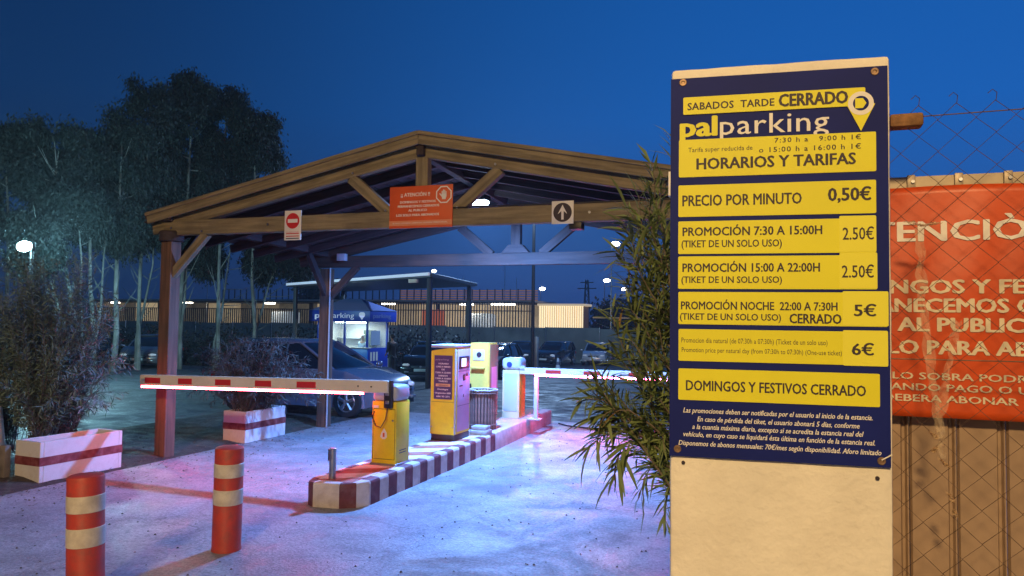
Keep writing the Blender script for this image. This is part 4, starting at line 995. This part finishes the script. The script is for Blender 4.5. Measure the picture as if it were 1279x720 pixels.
        bm = bmesh.new(); bmesh.ops.create_uvsphere(bm, u_segments=12, v_segments=8, radius=1)
        for v in bm.verts: v.co = Vector((xc-.02+v.co.x*.07, s_*(hw+.10)+v.co.y*.11, belt+.07+v.co.z*.065))
        fin('mirror', bm, paint, t, smooth=2)
        # lights
        hx = L/2-.11
        bm = bmesh.new(); bmesh.ops.create_uvsphere(bm, u_segments=12, v_segments=8, radius=1)
        for v in bm.verts: v.co = Vector((hx-.10+v.co.x*.16-(.06 if v.co.y*s_ > 0 else 0), s_*hw*.66+v.co.y*.19, nose-.12+v.co.z*.07))
        fin('headlight', bm, mat('headlight_on' if lights else 'headlight_glass', (.75, .78, .8), .12, emis=(.9, .95, 1, lights) if lights else (.8, .9, 1, .15)), t, smooth=2)
        box('fog_lamp', L/2-.10, L/2-.03, s_*hw*.62-.08, s_*hw*.62+.08, gc+.14, gc+.19, CHROME, t, bev=.01)
        box('tail_lamp', -L/2+.02, -L/2+.12, s_*hw*.74-.13, s_*hw*.74+.13, belt-.28, belt-.12, mat('tail_red', (.4, .01, .01), .2), t, bev=.02)
    box('grille', L/2-.05, L/2+.012, -.38, .38, nose-.24, nose-.13, BLACKP, t, bev=.015); box('grille_bar', L/2+.005, L/2+.02, -.36, .36, nose-.19, nose-.175, CHROME, t)
    cyl('badge', (L/2+.022, 0, nose-.17), .045, .01, CHROME, t, seg=12, axis='X')
    box('lower_intake', L/2-.06, L/2+.008, -.48, .48, gc+.05, gc+.16, BLACKP, t, bev=.015)
    if plate: box('number_plate', L/2+.009, L/2+.02, -.26, .26, gc+.19, gc+.30, WHT, t, bev=.003); box('rear_plate', -L/2-.012, -L/2+.02, -.26, .26, .55, .66, WHT, t, bev=.003)
    for x in (xf, xr):
        for s_ in (-1, 1):
            y = s_*(hw-.10); o = lathe('wheel', [(wr*.62, -.10), (wr*.93, -.10), (wr, -.06), (wr, .06), (wr*.93, .10), (wr*.62, .10)], RUBBER, t, seg=28)
            o.rotation_euler = (rad(90), 0, 0); o.location = (x, y, wr)
            rim = bmesh.new(); btube(rim, [(wr*.60*math.cos(a*.2618), wr*.60*math.sin(a*.2618), s_*-.085) for a in range(25)], .022, 6); bcyl(rim, (0, 0, s_*-.08), .06, .05, 12)
            for k in range(5):
                a = 6.2832*k/5+.3; c, sn = math.cos(a), math.sin(a)
                btube(rim, [(c*.04, sn*.04, s_*-.09), (c*wr*.6, sn*wr*.6, s_*-.085)], [.035, .05], 5)
            ro = fin('rim', rim, CHROME, o, smooth=True)
            bd = bmesh.new(); bcyl(bd, (0, 0, s_*-.03), wr*.6, .02, 20); fin('brake_disc', bd, BLACKP, o)
    return t
def paint(n, c): return mat(n, c, .25, .5, coat=.8, dirt=.25, dirtcol=(.12, .11, .10), dscale=2.5)
car('parked_car', 'dark grey car passing behind the rear left canopy post, nose to the right', (-9.72, 14.05, 0), rad(-2), paint('slate_paint', (.24, .24, .31)), L=4.45, H=1.56, wr=.33)
car('parked_car', 'silver grey hatchback parked nose-on left of the near canopy post', (-28.1, 27.5, G(27)), rad(-62), paint('silver_paint', (.20, .21, .23)), H=1.5)
car('parked_car', 'black car partly behind the person at the kiosk', (-13.55, 27.7, G(27)), rad(-75), paint('black_paint', (.012, .012, .014)))
car('parked_car', 'dark car with a pale bonnet edge behind the yellow ticket machine', (-11.9, 30.4, G(30)), rad(-88), paint('graphite_paint', (.03, .03, .033)))
car('parked_car', 'dark estate car seen between the exit machine and the white barrier cabinet', (-16.3, 46.8, G(46)), rad(-80), paint('night_paint', (.02, .022, .028)), suv=True, H=1.62)
car('parked_car', 'pale blue-silver small car just left of the white barrier cabinet', (-14.5, 38.5, G(38)), rad(-70), paint('blue_silver_paint', (.28, .31, .36)))
car('parked_car', 'dark suv parked right of the pale concrete post', (-14.8, 49.5, G(49)), rad(-95), paint('dark_blue_paint', (.03, .035, .05)), suv=True, H=1.65)
car('parked_car', 'white suv facing the camera above the far barrier arm', (-13.0, 54.5, -1.13), rad(-84), paint('white_paint', (.88, .89, .90)), suv=True, L=4.5, W=1.86, H=1.68, wr=.35)
car('parked_car', 'dark car mostly hidden by the near planter bush, left of the silver hatchback', (-31.5, 26, G(26)), rad(-70), paint('navy_paint', (.03, .035, .05)))
car('parked_car', 'black saloon glinting through the bush at the far left', (-34.5, 25.2, G(25)), rad(-70), paint('black_paint', (.012, .012, .014)))

# traffic cone near the far cars
cn = empty('traffic_cone', (-12.77, 43.4, G(43.4)), 'small blue-white traffic cone standing left of the white suv', 'traffic cone')
lathe('cone', [(.16, .03), (.11, .25), (.06, .62), (.03, .66)], mat('cone_white', (.55, .65, .75), .5), cn, seg=16); lathe('band', [(.118, .25), (.085, .44)], mat('cone_dark', (.1, .12, .2), .5), cn, seg=16); box('foot', -.2, .2, -.2, .2, 0, .03, BLACKP, cn)

# ---------------------------------------------------------------- kiosk
KB = mat('kiosk_blue', (.015, .05, .45), .4, var=.08); KB2 = mat('kiosk_bright_blue', (.01, .20, .85), .35); KR = mat('kiosk_roof', (.20, .25, .60), .5)
kx0, kx1, ky0, ky1, kz = -19.95, -17.30, 28.9, 30.8, G(28.9)
ki = empty('kiosk', (-18.6, 29.8, kz), 'blue hexagonal-roofed attendant kiosk with lit window beyond the canopy', 'kiosk')
ki['label'] = 'blue attendant kiosk with pyramid roof and a brightly lit window beyond the canopy'
box('floor', kx0, kx1, ky0, ky1, kz, kz+.12, GREYC, ki, True)
box('front_wall', kx0, kx1, ky0, ky0+.06, kz+.12, kz+1.12, KB2, ki, True); box('side_wall', kx1-.06, kx1, ky0+.062, ky1-.062, kz+.12, kz+1.12, KB, ki, True)
box('back_wall', kx0, kx1, ky1-.06, ky1, kz+.12, kz+2.3, WHITEP, ki, True); box('side_wall', kx0, kx0+.06, ky0+.062, ky1-.062, kz+.12, kz+2.3, WHITEP, ki, True)
for x, y in ((kx0+.05, ky0+.05), (kx1-.05, ky0+.05), (kx1-.05, ky1-.1), (-18.5, ky0+.04)): box('corner_post', x-.04, x+.04, y-.04, y+.04, kz+1.12, kz+2.3, KB, ki, True)
box('counter', kx0, kx1+.1, ky0-.15, ky0+.15, kz+1.121, kz+1.16, WHT, ki, True)
WG = mat('clear_window', (.9, .95, 1), .03, alpha=.12)
box('window_pane', kx0+.1, kx1-.1, ky0+.02, ky0+.03, kz+1.17, kz+2.28, WG, ki, True, bev=0); box('window_pane', kx1-.03, kx1-.02, ky0+.1, ky1-.15, kz+1.13, kz+2.28, WG, ki, True, bev=0)
for k in range(3): box('leaflet', kx1+.002, kx1+.012, ky0+.25+k*.25, ky0+.4+k*.25, kz+.55, kz+.95, WHT, ki, True, bev=0)
box('window_poster', kx1-.012, kx1-.004, ky0+.3, ky0+1.1, kz+1.25, kz+1.9, mat('poster_pale', (.4, .5, .65), .5), ki, True, bev=0)
box('fascia', kx0-.25, kx1+.25, ky0-.25, ky1+.25, kz+2.301, kz+2.80, KB, ki, True, bev=.01)
bm = bmesh.new(); a = [bm.verts.new(v) for v in ((kx0-.28, ky0-.28, kz+2.80), (kx1+.28, ky0-.28, kz+2.80), (kx1+.28, ky1+.28, kz+2.80), (kx0-.28, ky1+.28, kz+2.80))]; tp = [bm.verts.new(v) for v in ((-19.1, 29.8, kz+3.34), (-18.2, 29.8, kz+3.34))]
for f in ((a[0], a[1], tp[1], tp[0]), (a[1], a[2], tp[1]), (a[2], a[3], tp[0], tp[1]), (a[3], a[0], tp[0])): bm.faces.new(f)
bm.faces.new(a[::-1]); fin('roof', bm, KR, ki, True)
LW = mat('fascia_lettering', (.7, .75, .9), .5, emis=(.6, .7, 1, .25))
text('pal', -19.9, -19.2, kz+2.46, .24, ky0-.262, LW, ki, world=True); text('parking', -19.15, -17.85, kz+2.46, .24, ky0-.262, LW, ki, world=True, bold=0)
for o in (rrect('pin_logo', -17.6, -17.3, kz+2.5, kz+2.72, ky0-.255, .01, LW, ki, r=.09, world=True),): pass
prism('pin_tail', [(-17.58, kz+2.56), (-17.45, kz+2.38), (-17.32, kz+2.56)], ky0-.265, ky0-.256, LW, ki, True)
text('parking', ky0, ky1-.3, kz+2.48, .2, kx1+.262, mat('dim_lettering', (.15, .2, .5), .5), ki, face='+x', world=True)
box('ceiling_light', -19.3, -18.0, 29.4, 30.1, kz+2.24, kz+2.28, mat('kiosk_light', (1, 1, 1), .5, emis=(.75, 1, .92, 20)), ki, True, bev=0)
box('shelf', kx0+.1, -18.6, ky1-.4, ky1-.07, kz+1.5, kz+1.54, GREYC, ki, True)
box('cabinet', -18.35, -17.9, ky1-.5, ky1-.08, kz+.13, kz+1.9, mat('dark_cabinet', (.05, .07, .05), .6), ki, True)

# ---------------------------------------------------------------- people
def skin(name, pts, edges, mt, parent, sub=2):
    me = bpy.data.meshes.new(name); me.from_pydata([p[:3] for p in pts], edges, []); me.update(); me.materials.append(mt)
    o = link(name, me, parent); o.modifiers.new('Skin', 'SKIN'); s_ = o.modifiers.new('Sub', 'SUBSURF'); s_.levels = sub; s_.render_levels = sub
    sv = me.skin_vertices[0].data
    for i, p in enumerate(pts):
        r = p[3]; sv[i].radius = (r, p[4] if len(p) > 4 else r); sv[i].use_root = (i == 0)
    for p in me.polygons: p.use_smooth = True
    o.modifiers['Skin'].use_smooth_shade = True
    return o
SKINM = mat('skin', (.35, .19, .13), .6)
def person(lab, loc, rz, coat, trou, hair, seated=False):
    t = empty('person', loc, lab, 'person', None, rz)
    b = [(0, 0, .95, .13, .10), (0, 0, 1.15, .13, .10), (0, 0, 1.36, .15, .09), (0, .0, 1.47, .055), (0, .015, 1.53, .05), (0, .02, 1.60, .072, .085), (0, .02, 1.68, .078, .09), (0, .015, 1.74, .05),
         (-.09, 0, .88, .085), (-.10, .02, .48, .058), (-.10, -.02, .09, .04), (-.10, .11, .035, .038, .03), (.09, 0, .88, .085), (.11, .03, .48, .058), (.12, -.02, .09, .04), (.12, .11, .035, .038, .03),
         (-.19, 0, 1.40, .055), (-.23, .0, 1.14, .043), (-.20, .14, .96, .033), (-.18, .19, .92, .03), (.19, 0, 1.40, .055), (.24, -.02, 1.13, .043), (.24, .08, .90, .033), (.24, .11, .85, .03)]
    e = [(0, 1), (1, 2), (2, 3), (3, 4), (4, 5), (5, 6), (6, 7), (0, 8), (8, 9), (9, 10), (10, 11), (0, 12), (12, 13), (13, 14), (14, 15), (2, 16), (16, 17), (17, 18), (18, 19), (2, 20), (20, 21), (21, 22), (22, 23)]
    for hx, hy, hz in ((-.18, .19, .92), (.24, .11, .85)):
        i0 = 19 if hx < 0 else 23
        for k, (dx, l_) in enumerate(((-.022, .07), (-.008, .08), (.008, .075), (.022, .06))):
            b.append((hx+dx, hy+.03, hz-.04, .010)); b.append((hx+dx, hy+.045, hz-.04-l_*.6, .008)); e += [(i0, len(b)-2), (len(b)-2, len(b)-1)]
        b.append((hx+(.03 if hx < 0 else -.03), hy+.03, hz-.02, .010)); e.append((i0, len(b)-1))
    if seated:
        keep = list(range(0, 8))+list(range(16, len(b)))
    skin('body', b, e, SKINM, t)
    skin('coat', [(0, 0, .92, .175, .14), (0, 0, 1.15, .165, .135), (0, 0, 1.38, .18, .125), (0, 0, 1.46, .09), (-.21, 0, 1.39, .08), (-.245, 0, 1.14, .068), (-.20, .12, .99, .052), (.21, 0, 1.39, .08), (.255, -.02, 1.13, .068), (.245, .06, .95, .052), (0, 0, .78, .18, .15)], [(0, 1), (1, 2), (2, 3), (2, 4), (4, 5), (5, 6), (2, 7), (7, 8), (8, 9), (0, 10)], coat, t)
    skin('trousers', [(0, 0, .93, .15, .12), (-.09, 0, .84, .105), (-.10, .02, .48, .08), (-.10, -.02, .13, .065), (.09, 0, .84, .105), (.11, .03, .48, .08), (.12, -.02, .13, .065)], [(0, 1), (1, 2), (2, 3), (0, 4), (4, 5), (5, 6)], trou, t)
    for x in (-.10, .12):
        skin('shoe', [(x, -.05, .05, .05, .045), (x, .06, .045, .05, .04), (x, .16, .035, .042, .03)], [(0, 1), (1, 2)], BLACKP, t, 1)
    bm = bmesh.new(); bmesh.ops.create_uvsphere(bm, u_segments=16, v_segments=10, radius=1)
    for v in bm.verts:
        c = v.co.copy(); v.co = Vector((c.x*.098, -.005+c.y*.108-(.015), 1.685+c.z*.105))
        if c.y > .35: v.co.z = max(v.co.z, 1.73)
    fin('hair', bm, hair, t, smooth=2)
    bm = bmesh.new(); bcyl(bm, (0, .115, 1.635), .012, .03, 6, r2=.005, axis='Y'); fin('nose', bm, SKINM, t)
    return t
DK = mat('dark_coat', (.012, .012, .018), .8); JN = mat('dark_trousers', (.035, .055, .07), .8); HR = mat('dark_hair', (.02, .015, .012), .7); PSH = mat('pale_shirt', (.45, .62, .75), .7); WH = mat('white_hair', (.6, .62, .58), .7)
person('person in a dark coat seen from behind, standing at the side of the kiosk', (-15.55, 28.0, G(28)), rad(75), DK, JN, HR)
person('attendant in a pale blue shirt behind the lit kiosk window', (-17.95, 29.6, kz-.05), rad(165), PSH, JN, WH)

# ---------------------------------------------------------------- flat-roofed car port behind the kiosk
cp = empty('carport', (-15, 24, 0), 'flat dark car port roof on posts with a lit white front edge', 'carport')
C4 = [(-20.5, 27.4), (-10.7, 21.65), (-11.7, 27.8), (-20.9, 32.5)]
def slab(name, q, z0, z1, mt, parent):
    vs = [(x, y, z0) for x, y in q]+[(x, y, z1) for x, y in q]; return pyd(name, vs, [(3, 2, 1, 0), (4, 5, 6, 7), (0, 1, 5, 4), (1, 2, 6, 5), (2, 3, 7, 6), (3, 0, 4, 7)], mt, parent, True)
slab('roof', C4, 3.40, 3.49, mat('carport_roof', (.06, .06, .075), .5), cp)
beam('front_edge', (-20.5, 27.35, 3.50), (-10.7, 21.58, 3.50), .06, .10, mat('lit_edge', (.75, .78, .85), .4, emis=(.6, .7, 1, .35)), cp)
beam('side_edge', (-10.63, 21.6, 3.47), (-11.64, 27.8, 3.47), .05, .12, mat('carport_roof', (1, 1, 1)), cp)
for x, y in ((-10.85, 21.95), (-11.8, 27.4), (-20.2, 27.6), (-20.6, 32)): box('post', x-.07, x+.07, y-.07, y+.07, G(y), 3.4, mat('carport_post', (.04, .04, .055), .6), cp, True)
for x, y in ((-11.4, 22.0), (-11.6, 22.1)): box('spotlight', x-.08, x+.08, y-.08, y+.05, 3.24, 3.36, WHT, cp, True)
# tall pole with an added lamp out of view, concrete post
t = empty('tall_pole', (-12.55, 37.8, 0), 'tall dark pole seen through the canopy, right of the king post', 'pole'); tube('shaft', [(-12.55, 37.8, G(38)), (-12.55, 37.8, 9)], [.11, .08], BLACKP, t, True)
box('added_lamp_head', -12.8, -12.3, 37.4, 37.9, 8.9, 9.02, GREYC, t, True)
ld = bpy.data.lights.new('added_lot_lamp', 'POINT'); ld.energy = P_LOT_FILL; ld.color = (.38, .62, 1); ld.shadow_soft_size = .25  # added unseen lamp to brighten the car park and far cars
q = bpy.data.objects.new('lamp', ld); COL.objects.link(q); q.parent = t; q.location = (-12.55-t.location.x, 37.5-t.location.y, 8.7)  # object of the added unseen lot lamp
t = empty('concrete_post', (-12.48, 38.1, 0), 'pale square concrete post right of the white barrier cabinet', 'post'); box('shaft', -.14, .14, -.14, .14, G(38), 1.2, mat('pale_concrete', (.42, .42, .40), .8, var=.15), t)

# ---------------------------------------------------------------- perimeter wall and station building beyond
pw = empty('perimeter_wall', (-30, 57, 0), 'long dark windbreak wall with thin posts behind the parked cars', 'wall')
WD = mat('dark_mesh_screen', (.20, .24, .22), .85, var=.35, vscale=.5, bump=.2)
for k in range(34):
    x = -75+k*4.4; box('screen_panel', x+.01, x+4.39, 56.97, 57.03, -1.3, 1.55+.05*math.sin(k*2.1), WD, pw, True, bev=0)
    tube('post', [(x, 56.9, -1.2), (x, 56.9, 1.62)], .045, STEEL, pw, True, seg=6)
ST = empty('station_building', (-50, 78, 0), 'long low station building with lit interior behind upright bars', 'building')
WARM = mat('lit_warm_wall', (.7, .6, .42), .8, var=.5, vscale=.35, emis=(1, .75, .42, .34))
DKM = mat('dark_steel', (.03, .03, .035), .6); 
xw = -100; kk = 0
while xw < -25.7:
    x2 = min(-25.6, xw+(3.0, 5.5, 2.2, 4.2, 6.1)[kk % 5]); e_ = (.03, .10, .02, .32, .04, .02, .22)[kk % 7] if xw < -46 else (.42, .30, .16, .48, .36)[kk % 5]
    box('back_wall_bay', xw+.02, x2-.02, 84, 84.3, -1.2, 4.0, mat('lit_bay_%d' % int(e_*100), (.6, .5, .35), .8, var=.5, vscale=.6, emis=(1, .75, .42, e_)), ST, True, bev=0)  # light of the rooms put in as glow of the walls
    xw = x2; kk += 1
box('roof_slab', -100.5, -25.2, 75.5, 85, 4.12, 4.32, mat('slab_edge', (.5, .48, .42), .6), ST, True, bev=0)
box('ceiling', -100, -25.5, 76, 84, 4.0, 4.1, DKM, ST, True, bev=0)
box('floor_slab', -100.5, -25.2, 75.5, 85, -1.3, 1.1, DKM, ST, True, bev=0)
vs = []; fs = []
bm = bmesh.new(); 
for k in range(230):
    x = -100+k*.325; bbox(bm, x, x+.10, 75.8, 75.9, 1.1, 3.1+(.9 if x > -44 else 0))
o = fin('upright_bars', bm, DKM, ST, True); o['kind'] = 'stuff'
box('top_bar', -100, -25.4, 75.78, 75.92, 3.1, 3.2, DKM, ST, True, bev=0)
for x, y, sx in ((-88, 79, 1.2), (-74, 77.5, 1.8), (-61, 78, 1.2), (-52, 78, 1.0), (-44, 78, 1.5), (-34, 78.5, 1.5), (-29, 77, 2.6)):
    box('ceiling_lamp', x-sx/2, x+sx/2, y-.4, y+.4, 3.82, 3.95, mat('station_lamp', (1, 1, 1), .4, emis=(1, .92, .75, 16)), ST, True)
for x in (-95, -82, -66, -57, -48, -39): box('column', x-.2, x+.2, 81, 81.4, 1.1, 4, DKM, ST, True)
box('orange_panel', -40.5, -37.5, 80, 80.1, 1.2, 3.3, mat('orange_door', (.7, .15, .05), .5, emis=(1, .25, .1, .25)), ST, True, bev=0)
# van shapes in the station: pale lit rectangles seen through bars
for x in (-60, -33): box('white_unit', x-1.6, x+1.6, 79, 81, 1.2, 2.9, mat('lit_unit', (.7, .75, .8), .5, emis=(.7, .85, 1, .25)), ST, True, bev=.3, seg=3)
# scaffold-like upper screen, warm lit
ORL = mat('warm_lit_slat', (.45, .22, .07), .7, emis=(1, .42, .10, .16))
bm = bmesh.new()
for k in range(5): bbox(bm, -46, -27.5, 84.6, 84.68, 4.55+k*.28, 4.68+k*.28)
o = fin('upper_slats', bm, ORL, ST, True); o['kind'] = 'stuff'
bm = bmesh.new()
for k in range(48): x = -75+k; bbox(bm, x, x+.12, 84.4, 84.5, 4.33, 5.95)
o = fin('upper_posts', bm, DKM, ST, True); o['kind'] = 'stuff'
# lit slatted cabin right of it
sb = empty('slatted_pavilion', (-22.3, 78, 0), 'brightly lit cream slatted pavilion beyond the dark wall', 'building')
box('base', -24.9, -19.9, 77, 80, -1.3, 1.2, DKM, sb, True, bev=0)
box('dim_glow_panel', -24.75, -20.05, 77.3, 79.8, 1.2, 3.75, mat('pavilion_panel', (.25, .17, .1), .7, emis=(1, .5, .2, .03)), sb, True, bev=0)
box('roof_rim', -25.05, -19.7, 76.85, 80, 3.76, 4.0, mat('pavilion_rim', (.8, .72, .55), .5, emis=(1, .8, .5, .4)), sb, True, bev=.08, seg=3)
CS = mat('glowing_slat', (.8, .7, .5), .5, emis=(1, .80, .48, 1.0))  # lamp light on the pavilion put in as glow of slats, rim and panel
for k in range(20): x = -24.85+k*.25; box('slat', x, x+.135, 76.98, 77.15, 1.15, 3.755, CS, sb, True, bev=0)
lf = empty('far_bar_fence', (-17, 80, 0), 'low dark bar fence with a dim light line right of the slatted pavilion', 'fence')
bm = bmesh.new()
for k in range(46): x = -19.5+k*.3; bbox(bm, x, x+.08, 79.9, 80, -1.2, 2.5)
o = fin('bars', bm, DKM, lf, True); o['kind'] = 'stuff'; box('rail', -19.6, -5, 79.88, 79.98, 2.5, 2.62, mat('dim_rail', (.5, .4, .25), .5, emis=(1, .7, .35, .12)), lf, True, bev=0)

# ---------------------------------------------------------------- far street lamps, pylon, far trees
LENS = mat('white_lamp_glow', (1, 1, 1), .4, emis=(1, .96, .88, 14)); LENS2 = mat('warm_lamp_glow', (1, .9, .7), .4, emis=(1, .80, .55, 9))
for (x, y, h, r, ln, lab) in ((-15.1, 68.7, 9.57, .30, LENS, 'tallest and brightest street lamp, seen over the rear tie beam beside the oleander'), (-24.74, 107.9, 8.4, .34, LENS, 'street lamp just left of the tallest one, beyond the white suv'), (-26.35, 128.6, 8.1, .34, LENS, 'street lamp low and right of the tallest one, beside the oleander'), (-36.7, 114.2, 7.5, .34, LENS, 'street lamp standing over the left end of the slatted pavilion'), (-44.3, 90.1, 8.8, .24, LENS, 'street lamp rising above the corner of the car port roof'), (-72.5, 79.8, 8.0, .24, LENS2, 'warm street lamp between the trees left of the car port'), (-15.0, 118, 13.0, .34, LENS2, 'street lamp half hidden behind the oleander beside the price board')):
    t = empty('street_lamp', (x, y, 0), lab, 'street lamp', 'far street lamps')
    tube('pole', [(0, 0, -1.2), (0, 0, h-.1)], [.09, .05], STEEL, t, seg=6)
    box('arm', -.05, .7, -.06, .06, h-.1, h+.02, STEEL, t); 
    bm = bmesh.new(); bmesh.ops.create_uvsphere(bm, u_segments=12, v_segments=8, radius=1)
    for v in bm.verts: v.co = Vector((.35+v.co.x*r*1.5, v.co.y*r, h-.15+v.co.z*r*.75))
    fin('lens', bm, ln, t, smooth=2)
py = empty('lattice_pylon', (-49.4, 194.5, 0), 'dark power pylon on the skyline right of the pavilion', 'pylon')
for sx in (-.6, .6):
    for sy in (-.6, .6): tube('leg', [(sx*1.6, sy*1.6, -1), (sx*.5, sy*.5, 13.4)], .12, DKM, py, seg=5)
for k in range(8):
    z = k*1.7; a = 1-.09*k
    tube('brace', [(-a, -a, z), (a, -a, z+1.7)], .08, DKM, py, seg=4); tube('brace', [(a, -a, z), (-a, -a, z+1.7)], .08, DKM, py, seg=4)
for z, l_ in ((11.2, 2.6), (12.8, 1.8)): tube('crossarm', [(-l_, 0, z), (l_, 0, z)], .14, DKM, py, seg=5)
for x, y, h in ((-31.5, 84, 9.5), (-30.0, 84, 7.2), (-37, 84.2, 7.5)):
    t = tube('antenna_mast', [(x, y, 4.3), (x, y, h)], .035, STEEL, seg=5)
    tag(t, {-31.5: 'tallest thin antenna mast on the station roof', -30.0: 'rightmost short antenna mast on the station roof', -37: 'leftmost thin antenna mast on the station roof'}[x], 'antenna', 'antenna masts on the station roof')
def blob_tree(x, y, h, r, lab):
    t = empty('far_tree', (x, y, 0), lab, 'tree', 'dark trees on the skyline')
    tube('trunk', [(0, 0, -1.2), (0, 0, h*.6)], [.3, .15], TWIG, t); vs = []; fs = []
    for k in range(2200):
        c = Vector((random.gauss(0, r*.4), random.gauss(0, r*.4), h-r*.8+random.gauss(0, r*.33))); d = Vector((random.gauss(0, 1), random.gauss(0, 1), random.gauss(0, 1))).normalized()*.7; sd = d.orthogonal().normalized()*.25; b0 = len(vs)
        vs += [c, c+d*.5+sd, c+d, c+d*.5-sd]; fs.append((b0, b0+1, b0+2, b0+3))
    pyd('crown', vs, fs, EUC, t)
blob_tree(-23.6, 108.4, 5.2, 3.2, 'dark round tree right of the pylon beside the oleander'); blob_tree(-19.5, 107, 4.8, 3.4, 'dark tree behind the oleander on the skyline, lower of the two')
blob_tree(-66, 96, 7.5, 3.5, 'dark tree rising over the station roof left of the car port')

# ---------------------------------------------------------------- thin evening air
HZ = 1
if HZ:
    bm = bmesh.new(); bbox(bm, -305, 305, -65, 605, -2.4, 15)
    me = bpy.data.meshes.new('haze'); bm.to_mesh(me); bm.free(); hz = bpy.data.objects.new('haze', me); COL.objects.link(hz); hz['kind'] = 'stuff'
    hm = bpy.data.materials.new('air'); hm.use_nodes = True; hn = hm.node_tree.nodes; hn.remove(hn['Principled BSDF'])
    pv = hn.new('ShaderNodeVolumePrincipled'); pv.inputs['Density'].default_value = .0008; pv.inputs['Color'].default_value = (.8, .9, 1, 1); pv.inputs['Anisotropy'].default_value = .3
    hm.node_tree.links.new(pv.outputs[0], hn['Material Output'].inputs['Volume']); me.materials.append(hm)
